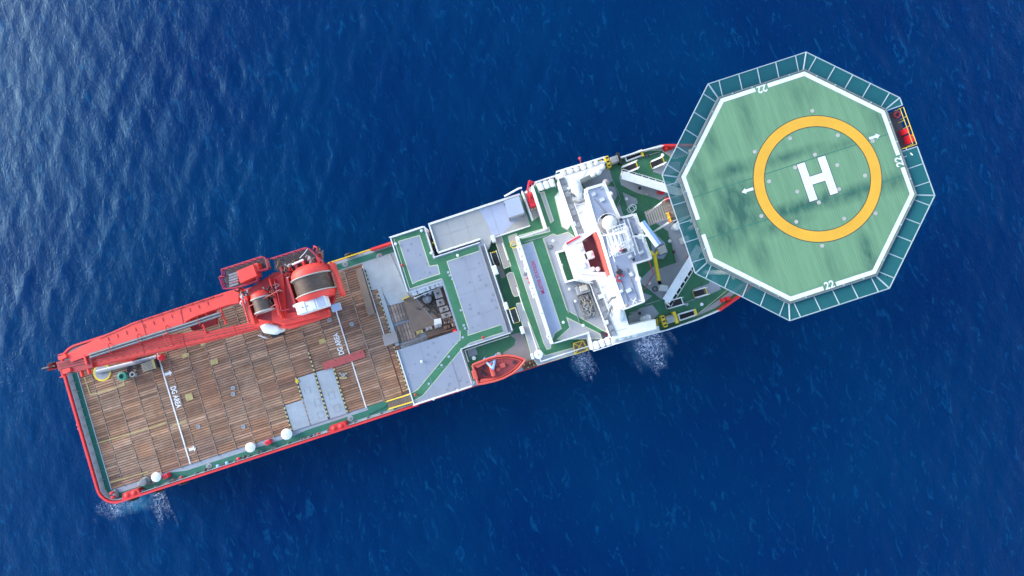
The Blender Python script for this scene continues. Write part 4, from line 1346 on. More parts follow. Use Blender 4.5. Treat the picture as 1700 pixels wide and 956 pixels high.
# wing edges with rails and boxes
MB().rail([(*P(923, 288, MU + 1), MU + 1.2), (*P(1002, 264, MU + 1), MU + 1.2)], 1.1, 3, 1.3, .05).build('railing', 'white', cs)
MB().prism(PP([(921, 290), (1003, 266), (1004, 274), (926, 297)], MU + 1.2), MU, MU + 1.2).build('wing_walkway', 'white_dirty', cs)
MB().prism(PP([(1014, 563), (1094, 541), (1095, 549), (1016, 571)], MU + 1.2), MU, MU + 1.2).build('wing_walkway', 'white_dirty', cs)
MB().rail([(*P(1016, 571, MU + 1), MU + 1.2), (*P(1095, 549, MU + 1), MU + 1.2)], 1.1, 3, 1.3, .05).build('railing', 'white', cs)
rj = random.Random(3)
wing = [(935, 286), (946, 283), (957, 280), (968, 277), (979, 274), (990, 270), (985, 289), (993, 284), (1000, 277), (1020, 562), (1031, 559), (1042, 556), (1053, 554), (1068, 530), (1075, 527)]
wl = ['beside the ladder frame, port end', 'second outward of the casing corner, port wing', 'in the middle of the port wing', 'beside the pink lamp post', 'between lamp post and yellow machine, inner', 'between lamp post and yellow machine, outer', 'lying on the port deck inside the casing edge', 'of three inside the port casing edge, middle', 'at the port casing tip', 'beside the ladder frame, starboard end', 'second along the starboard wing', 'third along the starboard wing', 'at the black hose end of the starboard wing', 'in the starboard corner behind the casing', 'nearest the starboard stairs behind the casing']
for i, px in enumerate(wing):
    zb = CS if i in (6, 7, 8) else (MU + 1.2 if i not in (13, 14) else FD)
    x, y = P(px[0], px[1], zb + .5)
    w_ = thing('fender_drum', 'white capped drum ' + wl[i], 'drum', (x, y, zb))
    s = rj.uniform(.32, .48)
    MB().lathe((x, y, zb), [(s * .8, 0), (s, .08), (s, .6), (s * .7, .75), (s * .2, .8)], 14).build('drum_body', 'white', w_, smooth=True)
    MB().box((x + .05, y, zb + .82), (.18, .3, .08)).build('handle', 'white_dirty', w_)
x, y = P(965, 268, MU + 2)
lp_ = thing('lamp_post', 'short pink-red lamp arm leaning out over the port rail', 'lamp', (x, y - .5, MU + 1.2))
MB().tube([(x, y - .5, MU + 1.2), (x - .1, y + .4, MU + 2.2)], .06).build('arm', 'rail_red', lp_)
MB().lathe((x - .1, y + .4, MU + 2.1), [(.1, 0), (.19, .08), (.17, .25), (.05, .32)], 12).build('lamp_head', 'rail_red', lp_)

# the two ventilation scoops (fairings with exhaust pipes)


def scoop(px, sgn, lb):
    x, y = P(px[0], px[1], CS + 1)
    s = thing('exhaust_scoop', lb, 'exhaust', (x, y, CS))
    # pointed fairing, point toward the ship side
    n, prof = 14, [(0.0, .1), (.25, .55), (.8, .95), (1.5, 1.0), (2.1, .8), (2.6, .25)]
    vv, fs = [], []
    for t, w in prof:
        for i in range(n + 1):
            a = math.pi * i / n
            vv.append((x + w * .72 * math.cos(a), y + sgn * (1.6 - t), CS + .05 + w * 1.15 * math.sin(a)))
    for k in range(len(prof) - 1):
        for i in range(n):
            q_ = (k * (n + 1) + i, k * (n + 1) + i + 1, (k + 1) * (n + 1) + i + 1, (k + 1) * (n + 1) + i)
            fs.append(q_)
    MB().add(vv, fs).build('fairing', 'white_dirty', s, smooth=True)
    for dx, dy, ln in ((-1.25, .1, .9), (-.35, -1.5, 1.15)):
        if dy > 0:
            pts = [(x + dx, y + sgn * .35, CS + .5), (x + dx + .35, y - sgn * .15, CS + .75), (x + dx + .75, y - sgn * .5, CS + .5)]
        else:
            pts = [(x - .9, y - sgn * 1.0, CS + .5), (x - .3, y - sgn * 1.4, CS + .75), (x + .6, y - sgn * 1.35, CS + .6), (x + .7, y - sgn * 1.35, CS + .2)]
        MB().tube(pts, .15, 10).build('exhaust_pipe', 'mid_grey', s)
    MB().lathe((x + .9, y - sgn * .6, CS), [(.25, 0), (.25, .5), (.38, .55), (.38, .7), (.1, .75)], 14).build('vent_cap', 'mid_grey', s)
    return s


scoop((960, 316), 1, 'grey fairing with two exhaust pipes on the port end of the white casing')
scoop((1026, 512), -1, 'grey fairing with two exhaust pipes on the starboard end of the white casing')

# wheelhouse with blue-grey roof
roof = [(972, 315), (1002, 306.5), (1027, 363), (1053, 356.7), (1079, 430), (1052, 438), (1067, 501), (1036, 513), (1016.5, 459), (998, 396), (989, 375.5)]
rp2 = PP(roof, RF)
wh = MB().prism(rp2, FD - .01, RF).build('wheelhouse', 'white', ship)
cxr, cyr = sum(a for a, _ in rp2) / len(rp2), sum(b_ for _, b_ in rp2) / len(rp2)
MB().sheet([(cxr + (a - cxr) * .985, cyr + (b_ - cyr) * .985) for a, b_ in rp2], RF + .006).build('roof_paint', 'blue_clean', wh)
MB().wall(rp2, .22, RF - .35, RF + .2, True).build('roof_edge', 'white', wh)
MB().rail([(a, b_, RF + .2) for a, b_ in rp2], .9, 2, 1.6, .045, True).build('railing', 'white', wh)
# orange-red aft wall facing the maroon bay
a, b_ = Vector((*rp2[-1], 0)), Vector((*rp2[-3], 0))
dd = (b_ - a).normalized()
MB().wall([(a.x - .08, a.y - .5), (rp2[-2][0] - .1, rp2[-2][1]), (b_.x - .1, b_.y + .3)], .16, 14.9, RF - .9).build('aft_wall', 'faded_red', wh)
for (i0, i1, n) in ((1, 2, 4), (3, 4, 5), (5, 6, 4), (6, 7, 2), (0, 1, 2)):
    p0, p1 = Vector((*rp2[i0], 0)), Vector((*rp2[i1], 0))
    d = (p1 - p0).normalized()
    nn = Vector((d.y, -d.x, 0))
    ctr = Vector((cxr, cyr, 0))
    if nn.dot((p0 + p1) / 2 - ctr) < 0:
        nn = -nn
    for k in range(n):
        c_ = p0.lerp(p1, (k + .5) / n) + nn * .03
        MB().box((c_.x, c_.y, 17.4), ((p1 - p0).length / n * .8, .06, 1.1), math.atan2(d.y, d.x)).build('window', 'glass', wh)

# radome and its base
x, y = P(1013, 369, 21.2)
rd = thing('radome', 'large white radome on the wheelhouse roof', 'radome', (x, y, RF))
MB().lathe((x, y, RF), [(1.05, 0), (1.0, .5), (.6, .7), (.6, 1.0)], 20).build('pedestal', 'taupe', rd)
MB().lathe((x, y, RF + 1.0), [(.45, 0), (.72, .2), (.84, .5), (.86, .75), (.8, 1.1), (.62, 1.42), (.36, 1.62), (.1, 1.7), (0.01, 1.705)], 28).build('dome', 'white', rd, smooth=True)
b = MB()
for k in range(16):
    a_ = R(k * 22.5)
    b.tube([(x + 1.25 * math.cos(a_), y + 1.25 * math.sin(a_), RF + .1), (x + 1.25 * math.cos(a_), y + 1.25 * math.sin(a_), RF + 1.0)], .03, 4)
b.tube([(x + 1.25 * math.cos(R(k * 22.5)), y + 1.25 * math.sin(R(k * 22.5)), RF + 1.0) for k in range(16)], .045, 5, True)
b.build('guard_rail', 'white_dirty', rd)
# lattice signal mast
x, y = P(1030, 398, 22)
ms = thing('signal_mast', 'white lattice signal mast with platforms and aerials on the wheelhouse roof', 'mast', (x, y, RF))
legs = []
for sx_ in (-1, 1):
    for sy_ in (-1, 1):
        p0, p1 = Vector((x + sx_ * 1.2, y + sy_ * 1.3, RF)), Vector((x + sx_ * .45, y + sy_ * .5, 24.4))
        MB().tube([p0, p1], .09, 6).build('leg', 'white', ms)
        legs.append((p0, p1))
for (i, j) in ((0, 1), (1, 3), (3, 2), (2, 0)):
    for k in range(4):
        a_, b2 = legs[i][0].lerp(legs[i][1], k / 4), legs[j][0].lerp(legs[j][1], (k + 1) / 4)
        MB().tube([a_, b2], .05, 5).build('brace', 'white', ms)
        a_, b2 = legs[i][0].lerp(legs[i][1], (k + 1) / 4), legs[j][0].lerp(legs[j][1], (k + 1) / 4)
        MB().tube([a_, b2], .045, 5).build('brace', 'white_dirty', ms)
for zp, hx, hy in ((21.2, 1.0, 1.6), (23.0, .8, 1.1)):
    for k in range(7):
        MB().box((x - hx + k * hx / 3, y, zp), (.09, 2 * hy, .06)).build('platform_slat', 'white_dirty', ms)
    MB().rail([(x - hx, y - hy, zp), (x + hx, y - hy, zp), (x + hx, y + hy, zp), (x - hx, y + hy, zp)], .9, 2, 1.0, .035, True).build('platform_rail', 'white', ms)
for dx in (-1.6, -1.0, 1.5, 1.95):
    MB().tube([(x + dx, y - 2.1, 20.0), (x + dx, y + (.4 if dx < 0 else 2.2), 20.0)], .07, 6).build('pipe_rack', 'white', ms)
for dx, dy, h in ((-.5, -.9, 2.6), (.5, 1.0, 2.2), (.2, -1.2, 1.6), (-.7, .6, 1.8)):
    MB().tube([(x + dx, y + dy, 23), (x + dx, y + dy, 23 + h)], .035, 5).build('aerial', 'white', ms)
xf, yf = P(1022, 416, 22.5)
MB().box((xf, yf, 22.4), (1.15, .5, .25), R(18)).build('light_box', 'white', ms)
MB().box((xf + .55, yf + .02, 22.45), (.4, .45, .3), R(18)).build('signal_lamp', 'bright_red', ms)
xf, yf = P(1036.5, 415.5, 22)
MB().lathe((xf, yf, 21.5), [(.15, 0), (.34, .1), (.34, .5), (.2, .55), (.15, .4)], 16).build('floodlight', 'mid_grey', ms)
# radar scanners on their own posts
for (px, zz_, ln, w, rz, lb, base) in (((1079, 388), 24.0, 3.15, .42, R(107), 'long white and blue radar scanner bar forward of the mast', 'blue'), ((1064.5, 391.5), 23.0, 1.95, .2, R(-14), 'short white radar scanner bar beside the mast', 'w')):
    x, y = P(px[0], px[1], zz_)
    rs = thing('radar_scanner', lb, 'radar', (x, y, RF))
    bx_, by_ = P(1066, 395, RF + .5)
    MB().tube([(bx_, by_, RF), (bx_, by_, zz_ - 1.2), (x, y, zz_ - .6)], .12, 8).build('post', 'white', rs)
    MB().lathe((x, y, zz_ - .6), [(.3, 0), (.3, .3), (.18, .4), (.18, .5)], 14).build('gearbox', 'white', rs)
    c_ = Vector((math.cos(rz), math.sin(rz), 0))
    nn = Vector((-c_.y, c_.x, 0))
    if base == 'blue':
        if nn.x < 0:
            nn = -nn
        MB().box((x - nn.x * .14, y - nn.y * .14, zz_), (ln, .42, .3), rz).build('scanner_bar', 'white', rs, bevel=.05)
        MB().box((x + nn.x * .22, y + nn.y * .22, zz_ - .04), (ln * .985, .3, .2), rz).build('scanner_face', 'lblue', rs)
    else:
        MB().box((x, y, zz_), (ln, w, .2), rz).build('scanner_bar', 'white', rs, bevel=.04)
        MB().box((x + .1, y - .25, zz_), (.12, .9, .12), rz).build('scanner_arm', 'white', rs)
# small roof fittings
for i, (px, r_, zz_, m) in enumerate((((1014, 321.5), .26, 20, 'white'), ((1059.5, 462.5), .34, 19.6, 'white'), ((1006, 337), .42, 18, 'taupe'), ((1031, 364), .16, 20, 'black'), ((1056, 390), .16, 20, 'black'), ((1052, 431), .18, 20, 'black'), ((1040, 507), .26, 20, 'taupe'))):
    x, y = P(px[0], px[1], zz_)
    if i == 2:
        x, y = P(1006, 303, zz_)
    base = RF if i not in (2,) else FD
    lb = ['small white globe aerial at the port edge of the wheelhouse roof', 'white dish cover at the starboard edge of the wheelhouse roof', 'tall taupe round vent between port deck and wheelhouse', 'black floodlight at the inner roof corner by the radome', 'black floodlight between mast and radar bars', 'black floodlight at the forward roof corner', 'taupe round vent at the starboard end of the wheelhouse roof'][i]
    s = thing(['aerial_globe', 'dish_cover', 'round_vent', 'floodlight', 'floodlight', 'floodlight', 'round_vent'][i], lb, ['aerial', 'dish', 'vent', 'floodlight', 'floodlight', 'floodlight', 'vent'][i], (x, y, base))
    MB().cyl((x, y, base), (x, y, zz_ - r_ * .5), .07 if i != 2 else .4).build('post', 'white' if m == 'white' else 'grey', s)
    MB().lathe((x, y, zz_ - r_ * .6), [(r_ * .5, 0), (r_ * .95, r_ * .35), (r_, r_ * .7), (r_ * .8, r_ * 1.2), (r_ * .35, r_ * 1.5), (.01, r_ * 1.55)], 18).build('head', m, s, smooth=True)
x, y = P(1030.5, 461, RF + .6)
hr = thing('hose_reel', 'pink coiled hose on the wheelhouse roof', 'hose', (x, y, RF))
MB().tube([(x + .42 * math.cos(R(a_)), y + .42 * math.sin(R(a_)), RF + .35) for a_ in range(0, 300, 25)], .11, 8).build('coil', 'rail_red', hr)
MB().tube([(x - .9, y + .1, RF + .3), (x, y, RF + .3)], .07).build('bracket', 'white', hr)
MB().box((x + .1, y + .7, RF + .3), (.6, .5, .5), .4).build('stand', 'dark', hr)
x, y = P(1053, 499.5, RF + .5)
b = MB()
for k in range(4):
    b.tube([(x, y, RF + .4), (x + .4 * math.cos(R(45 + 90 * k)), y + .4 * math.sin(R(45 + 90 * k)), RF + .45)], .06)
b.tube([(x, y, RF), (x, y, RF + .5)], .05)
b.build('wind_vane', 'white', label='white cross-shaped wind sensor on the starboard wheelhouse roof', cat='sensor')
for i, px in enumerate(((1000, 359), (1006, 356))):
    x, y = P(px[0], px[1], RF + .6)
    MB().box((x, y, RF + .4), (.45, .35, .5), .5 + i).tube([(x, y, RF), (x, y, RF + .5)], .06).build('search_light', 'dark', label='dark search light %s beside the radome' % ('at the roof edge' if i == 0 else 'turned sideways'), cat='search light')
x, y = P(1050.5, 345, FD + 2.4)
b = MB()
for zz_ in (FD + 1.2, FD + 2.4):
    b.tube([(x + .45 * math.cos(R(a_)), y + .45 * math.sin(R(a_)), zz_) for a_ in range(0, 360, 36)], .045, 5, True)
for a_ in range(0, 360, 72):
    b.tube([(x + .45 * math.cos(R(a_)), y + .45 * math.sin(R(a_)), FD), (x + .45 * math.cos(R(a_)), y + .45 * math.sin(R(a_)), FD + 2.4)], .04, 5)
b.build('ladder_cage', 'white', label='white round ladder cage on the forward side of the wheelhouse', cat='ladder cage')

# yellow knuckle jib on the foredeck
x0, y0 = P(1099, 414.7, FD + 2.2)
jb = thing('deck_jib', 'small yellow jib crane with a beige motor box on the foredeck', 'crane', (x0, y0, FD))
MB().cyl((x0, y0, FD), (x0, y0, FD + 1.6), .45, .35, 14).build('pedestal', 'mid_grey', jb)
MB().box((x0, y0, FD + 2.0), (1.0, .95, .8), R(8)).build('motor_box', 'beige', jb, bevel=.05)
for s in (-1, 1):
    for k in range(4):
        MB().box((x0 - .4 + k * .27, y0 + s * .56, FD + 1.9), (.1, .12, .3)).build('cleat', 'black', jb)
xa, ya = P(1087, 425, FD + 2)
xb, yb = P(1093, 466, FD + 1.6)
MB().box(((xa + xb) / 2, (ya + yb) / 2, FD + 1.9), (math.hypot(xb - xa, yb - ya), .38, .4), math.atan2(yb - ya, xb - xa)).build('jib_arm', 'yellow', jb)
xa2, ya2 = P(1080, 417, FD + 2.4)
MB().tube([(x0 - .5, y0, FD + 2.0), (xa, ya, FD + 1.9), (xa2, ya2, FD + 2.3)], .16, 8).build('knuckle', 'yellow', jb)
x, y = P(1102, 478, FD + 1)
lw = thing('white_locker', 'white deck locker beside the starboard breakwater with a rope coil', 'locker', (x, y, FD))
MB().box((x, y, FD + .5), (1.1, .75, 1.0), R(-25)).build('cabinet', 'white', lw, bevel=.06)
MB().tube([(x - .95 + .3 * math.cos(R(a_)), y + .2 + .3 * math.sin(R(a_)), FD + .25 + a_ / 2400) for a_ in range(0, 720, 40)], .06, 6).build('rope_coil', 'dark', lw)
MB().tube([(*P(1075, 432, RF - 1), RF - .5), (*P(1085, 455, FD + 2), FD + 2), (*P(1070, 480, FD + .3), FD + .3)], .06, 6).build('hose_line', 'rail_red', label='thin pink hose hanging from the wheelhouse to the foredeck', cat='hose')

# breakwater walls in a V, leaning, with brackets
for sgn, (pa, pb), lb in ((1, ((1033, 289), (1136, 320)), 'white leaning breakwater wall on the port side of the foredeck'), (-1, ((1107, 501), (1163, 411)), 'white leaning breakwater wall on the starboard side of the foredeck')):
    a_, b2 = Vector((*P(pa[0], pa[1], FD + 2), 0)), Vector((*P(pb[0], pb[1], FD + 2), 0))
    d = (b2 - a_).normalized()
    nn = Vector((-d.y, d.x, 0)) * sgn
    if nn.y * sgn < 0:
        nn = -nn
    bw = thing('breakwater', lb, 'breakwater', ((a_.x + b2.x) / 2, (a_.y + b2.y) / 2, FD))
    L_ = (b2 - a_).length
    vv = []
    for t in (0, 1):
        p_ = a_ if t == 0 else b2
        for off, zz_ in ((-.1, 0), (.5, 2.3), (.62, 2.3), (.02, 0)):
            vv.append((p_.x - nn.x * off + nn.x * .25, p_.y - nn.y * off + nn.y * .25, FD + zz_))
    MB().add(vv, [(0, 1, 5, 4), (1, 2, 6, 5), (2, 3, 7, 6), (3, 0, 4, 7), (3, 2, 1, 0), (4, 5, 6, 7)]).build('wall_plate', 'white', bw)
    p_ = [a_ - nn * .7, b2 - nn * .7, b2 + nn * .32, a_ + nn * .32]
    vv = [(q.x, q.y, FD + 2.32) for q in p_]
    MB().prism([(q[0], q[1]) for q in vv], FD + 2.28, FD + 2.36).build('cap_rail', 'white', bw)
    n = int(L_ / .85)
    for k in range(n + 1):
        c_ = a_.lerp(b2, k / n)
        q0, q1, q2 = c_ + nn * .36, c_ + nn * 1.2, c_ - nn * .2
        ox = d * .05
        MB().add([(*(q0 + ox).xy, FD), (*(q1 + ox).xy, FD), (*(q2 + ox).xy, FD + 2.2), (*(q0 - ox).xy, FD), (*(q1 - ox).xy, FD), (*(q2 - ox).xy, FD + 2.2)], [(0, 1, 2), (5, 4, 3), (0, 3, 4, 1), (1, 4, 5, 2), (2, 5, 3, 0)]).build('bracket', 'white', bw)
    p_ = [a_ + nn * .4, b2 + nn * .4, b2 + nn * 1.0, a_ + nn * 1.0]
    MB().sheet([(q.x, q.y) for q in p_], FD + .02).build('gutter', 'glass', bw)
    MB().tube([(*(a_ + nn * 1.05).xy, FD + .5), (*(b2 + nn * 1.05).xy, FD + .5)], .05, 6).build('gutter_rail', 'white', bw)

# stairwells and dark openings of the foredeck
for i, (pts, lb) in enumerate((([(1031, 277), (1057, 273), (1060, 282), (1033, 286)], 'dark steel stairs beside the port breakwater'), ([(1079, 270), (1100, 266), (1103, 272), (1083, 277)], 'dark steel stairs by the port mooring deck edge'),
                               ([(1104, 505), (1130, 492), (1133, 501), (1108, 514)], 'dark steel stairs beside the starboard breakwater'), ([(1150, 485), (1170, 477), (1173, 487), (1154, 494)], 'dark steel stairs under the starboard helideck net'))):
    q = PP(pts, FD + .5)
    xs_, ys_ = [a_ for a_, _ in q], [b_ for _, b_ in q]
    st = stairs('deck_stairs', lb, min(xs_) + .15, max(xs_) - .15, (min(ys_) + max(ys_)) / 2 - .45, (min(ys_) + max(ys_)) / 2 + .45, FD + .1, FD + 1.1, 9, 'X', 'dark', 'yellow' if i != 2 else 'white_dirty')
    MB().bx(min(xs_) + .1, max(xs_) - .1, (min(ys_) + max(ys_)) / 2 - .48, (min(ys_) + max(ys_)) / 2 + .48, FD, FD + .03).build('well', 'black', st)
for pts, lb, yp in (([(1037, 261), (1064, 250), (1066, 258), (1040, 268)], 'black mooring opening with white edge on the port side', (1066, 254)), ([(1125, 522), (1152, 514), (1154, 523), (1128, 532)], 'black mooring opening with white edge on the starboard side', (1155, 518))):
    q = PP(pts, FD + .1)
    mo = thing('mooring_opening', lb, 'opening', (*q[0], FD))
    MB().prism(q, FD, FD + .05).build('opening', 'black', mo)
    MB().wall(q, .16, FD, FD + .4, True).build('coaming', 'white', mo)
    x, y = P(yp[0], yp[1], FD + .5)
    MB().box((x, y, FD + .3), (.22, .8, .6)).build('end_plate', 'yellow', mo)
for px, lb in (((1016, 266.5), 'yellow mooring winch with dark slots by the port wing'), ((1109, 531), 'yellow mooring winch with dark slots by the starboard wing')):
    x, y = P(px[0], px[1], FD + .8)
    wi = thing('mooring_winch', lb, 'winch', (x, y, FD))
    MB().box((x - .55, y, FD + .5), (.5, 1.5, 1.0)).build('gear_case', 'yellow', wi, bevel=.05)
    MB().box((x + 1.0, y, FD + .45), (.4, 1.5, .9)).build('gear_case', 'yellow' if px[0] > 1100 else 'black', wi, bevel=.05)
    MB().cyl((x - .25, y, FD + .6), (x + .8, y, FD + .6), .5, None, 16).build('drum', 'rope', wi)
    MB().box((x + .25, y, FD + .6), (.7, .8, 1.1)).build('motor', 'grey', wi, bevel=.06)
    for k in range(3):
        MB().box((x - .55, y - .5 + k * .5, FD + 1.01), (.35, .2, .03)).build('slot', 'black', wi)
    for k in range(2):
        MB().box((x - 1.3 - .2 * k, y + .1, FD + .3), (.09, .9, .5), R(-14)).build('guide_bar', 'yellow', wi)
for px, lb in (((1110, 245), 'red bollard pair on the port bow beside the rail'), ((1205, 497), 'red bollard pair on the starboard bow beside the rail')):
    x, y = P(px[0], px[1], FD + .5)
    bo = thing('bollard', lb, 'bollard', (x, y, FD))
    MB().box((x, y, FD + .06), (1.2, .5, .12)).build('base', 'hull_red', bo)
    for s in (-.35, .35):
        MB().lathe((x + s, y, FD + .1), [(.16, 0), (.16, .5), (.22, .52), (.22, .62), (.1, .64)], 12).build('post', 'hull_red', bo)

# wooden access landing below the helideck
lz = FD + 8.5
ld = thing('access_landing', 'brown planked landing with steps leading up to the helideck', 'landing', (*P(1118, 348, lz), FD))
q = PP([(1098, 334), (1138, 323), (1151, 354), (1109, 371)], lz)
x0, x1 = q[0][0], q[1][0]
yb_, yt_ = min(a_[1] for a_ in q), max(a_[1] for a_ in q)
n = 11
for k in range(n):
    ya_ = yb_ + (yt_ - yb_) * k / n
    MB().bx(x0 + .02, x1 - .05, ya_ + .012, ya_ + (yt_ - yb_) / n - .012, lz - .12, lz).build('plank', 'wood2', ld)
for i in range(8):
    t0 = i / 8
    a_, b2 = P(1071 + 27 * t0, 342 - 8 * t0, lz), P(1071 + 27 * (t0 + .1), 342 - 8 * (t0 + .1), lz)
    dz = -1.9 * (1 - t0)
    MB().bx(x0 - 1.75 + i * .22, x0 - 1.75 + i * .22 + .19, yb_ + .55, yt_ - .35, lz + dz - .06, lz + dz).build('step', 'taupe', ld)
for i in range(6):
    MB().bx(x1 - 1.6 + i * .26, x1 - 1.6 + i * .26 + .22, yb_ + .1, yb_ + 1.15, lz + .15 + i * .17, lz + .21 + i * .17).build('step', 'wood2', ld)
for (ax, ay) in ((x0 + .1, yb_ + .1), (x0 + .1, yt_ - .1), (x1 - .15, yb_ + .1), (x1 - .15, yt_ - .1)):
    MB().tube([(ax, ay, FD), (ax, ay, lz - .1)], .12, 8).build('leg', 'white', ld)
MB().rail([(x0 + .05, yb_ + .05, lz), (x1, yb_ + .05, lz)], 1.0, 2, .5, .035).build('railing', 'white_dirty', ld)
MB().rail([(x0 + .05, yt_ - .05, lz), (x1, yt_ - .05, lz)], 1.0, 2, .5, .035).build('railing', 'white_dirty', ld)
MB().rail([(x0 + .05, yb_ + .05, lz), (x0 + .05, yb_ + 1.1, lz)], 1.0, 2, .5, .06).build('railing', 'yellow', ld)
x, y = P(1110, 329, lz + .6)
MB().box((x, y, lz + .4), (.75, .25, .7)).box((x, y, lz + .78), (.6, .18, .06)).build('red_locker', 'bright_red', label='red fire locker on the wooden helideck landing', cat='locker')
x, y = P(1111, 359, lz + .5)
for k in range(3):
    MB().lathe((x + .05 * k, y - .55 + k * .42, lz), [(.14, 0), (.16, .05), (.16, .6), (.06, .7), (.06, .78)], 12).build('extinguisher', ['bright_red', 'boat_orange', 'crane_dark'][k], label='%s fire extinguisher at the yellow rail of the landing' % ['bright red', 'orange', 'dark red'][k], cat='extinguisher')
for i, px in enumerate(((1124, 376), (1140, 397))):
    x, y = P(px[0], px[1], FD + 2)
    s = thing('foam_monitor', ['white round topped foam monitor under the helideck edge', 'white boxy foam tank under the helideck net'][i], 'monitor', (x, y, FD))
    if i == 0:
        MB().lathe((x, y, FD), [(.3, 0), (.3, 1.2), (.42, 1.3), (.42, 1.8), (.2, 2.0)], 18).build('body', 'white', s, smooth=True)
    else:
        MB().box((x, y, FD + 1), (.75, .85, 2)).build('body', 'white', s, bevel=.12)
    MB().tube([(x, y, FD + .9), (x + .2, y + .6, FD + .9), (x + .6, y + .8, FD + .6)], .12, 8).build('pipe', 'dark', s)
for i, px in enumerate(((1098, 318.5), (1148, 425))):
    x, y = P(px[0], px[1], FD + .8)
    MB().box((x, y, FD + .5), (.8, .32, .9), R(-30 if i == 0 else 30)).box((x, y, FD + .98), (.6, .2, .06), R(-30 if i == 0 else 30)).build('red_box', 'bright_red', label='red fire box behind the %s breakwater wall' % ('port' if i == 0 else 'starboard'), cat='box')

# ---------------------------------------------------------------- helideck
HX, HY = 31.2, 0.15
hl = thing('helideck', 'large green octagonal helideck with white H, yellow ring and teal safety net', 'helideck', (HX, HY, FD))
AP = 11.1


def octo(ap, k0=0):
    r_ = ap / math.cos(R(22.5))
    return [(HX + r_ * math.cos(R(22.5 + 45 * k)), HY + r_ * math.sin(R(22.5 + 45 * k))) for k in range(8)]


OC = octo(AP)
MB().prism(octo(AP + .02), HD - .55, HD).build('deck_plate', 'heli', hl)
MB().wall(octo(AP + .1), .1, HD - .5, HD + .07, True).build('gutter_edge', 'mid_grey', hl)
zh = HD + .006
# white edge line with gaps for the "22" figures: sides k between vertex k and k+1
gaps = {1: .52, 5: .47, 7: .40}     # side index -> position of the figures along it
for k in range(8):
    a_, b2 = Vector(octo(AP - .28)[k]), Vector(octo(AP - .28)[(k + 1) % 8])
    ext = (b2 - a_).normalized() * .11
    segs = [(0.0, 1.0)]
    if k in gaps:
        g = gaps[k]
        segs = [(0, g - .075), (g + .075, 1)]
    if k == 3:
        segs = [(0, .52), (.70, 1)]
    for s0, s1 in segs:
        p0, p1 = a_.lerp(b2, s0), a_.lerp(b2, s1)
        MB().strip([p0 - (ext if s0 == 0 else ext * 0), p1 + (ext if s1 == 1 else ext * 0)], .44, zh + .001 * (k % 2)).build('edge_line', 'line', hl)
    if k in gaps:
        c_ = a_.lerp(b2, gaps[k])
        d = (b2 - a_).normalized()       # sides run anticlockwise; figures point their heads inward
        nrm = Vector((-d.y, d.x))
        ob = text('figures', '22', None, zh + .004, 1.05, (d.x, d.y), 'line', hl, .03)
        ob.location = (c_.x + nrm.x * .1, c_.y + nrm.y * .1, 0)
RX, RY = P(1357, 296.5, HD)
ring = [(RX + 6.0 * math.cos(R(a_)), RY + 6.0 * math.sin(R(a_))) for a_ in range(0, 360, 5)]
MB().strip(ring, 1.22, zh + .003, True).build('ring_border', 'dark', hl)
MB().strip(ring, 1.08, zh + .007, True).build('yellow_ring', 'ring_yellow', hl)


def hshape(g):
    w, h, s, c_ = 1.53 + g, 2.03 + g, .84 + 2 * g, .43 + g
    return [(RX + a_, RY + b_) for a_, b_ in [(-w, -h), (-w + s, -h), (-w + s, -c_), (w - s, -c_), (w - s, -h), (w, -h), (w, h), (w - s, h), (w - s, c_), (-w + s, c_), (-w + s, h), (-w, h)]]


MB().sheet(hshape(.06), zh + .003).build('letter_border', 'dark', hl)
MB().sheet(hshape(0), zh + .007).build('letter_h', 'line', hl)
arrow((1241, 316), zh + .004, 1.25, .62, -1, 'line', hl)
arrow((1452, 227), zh + .004, 1.15, .6, 1, 'line', hl)
for ya_ in (2.15, -2.35):
    MB().strip([(HX - 10.6, HY + ya_), (HX + 10.6, HY + ya_)], .07, zh).build('deck_seam', 'wall_green', hl)
for px in ((1253, 251.8), (1311.7, 229.5), (1276.9, 301), (1320, 278), (1323.7, 318), (1348.6, 184), (1391, 224.6), (1449, 234), (1353, 256.7), (1390, 274), (1436, 291.5), (1393, 314), (1359.5, 336), (1401.5, 363), (1453.6, 354), (1365, 408), (1264, 358.5), (1322, 368)):
    x, y = P(px[0], px[1], HD)
    MB().lathe((x, y, HD), [(.2, 0), (.2, .025), (.1, .03), (.09, .01)], 14).build('tie_down_ring', 'beige', hl)
# safety net
NO = octo(AP + 1.78)
NI = octo(AP + .2)
ZI, ZO = HD - .25, HD + .12


def net_cell(p0, p1, q1, q0, name='net_panel'):
    MB().add([(*p0, ZI), (*p1, ZI), (*q1, ZO), (*q0, ZO)], [(0, 1, 2, 3)]).build(name, 'net', hl)


def arm(p, q, r_=.06):
    MB().tube([(*p, ZI - .02), (*q, ZO + .02)], r_, 6).build('net_arm', 'net_frame', hl)


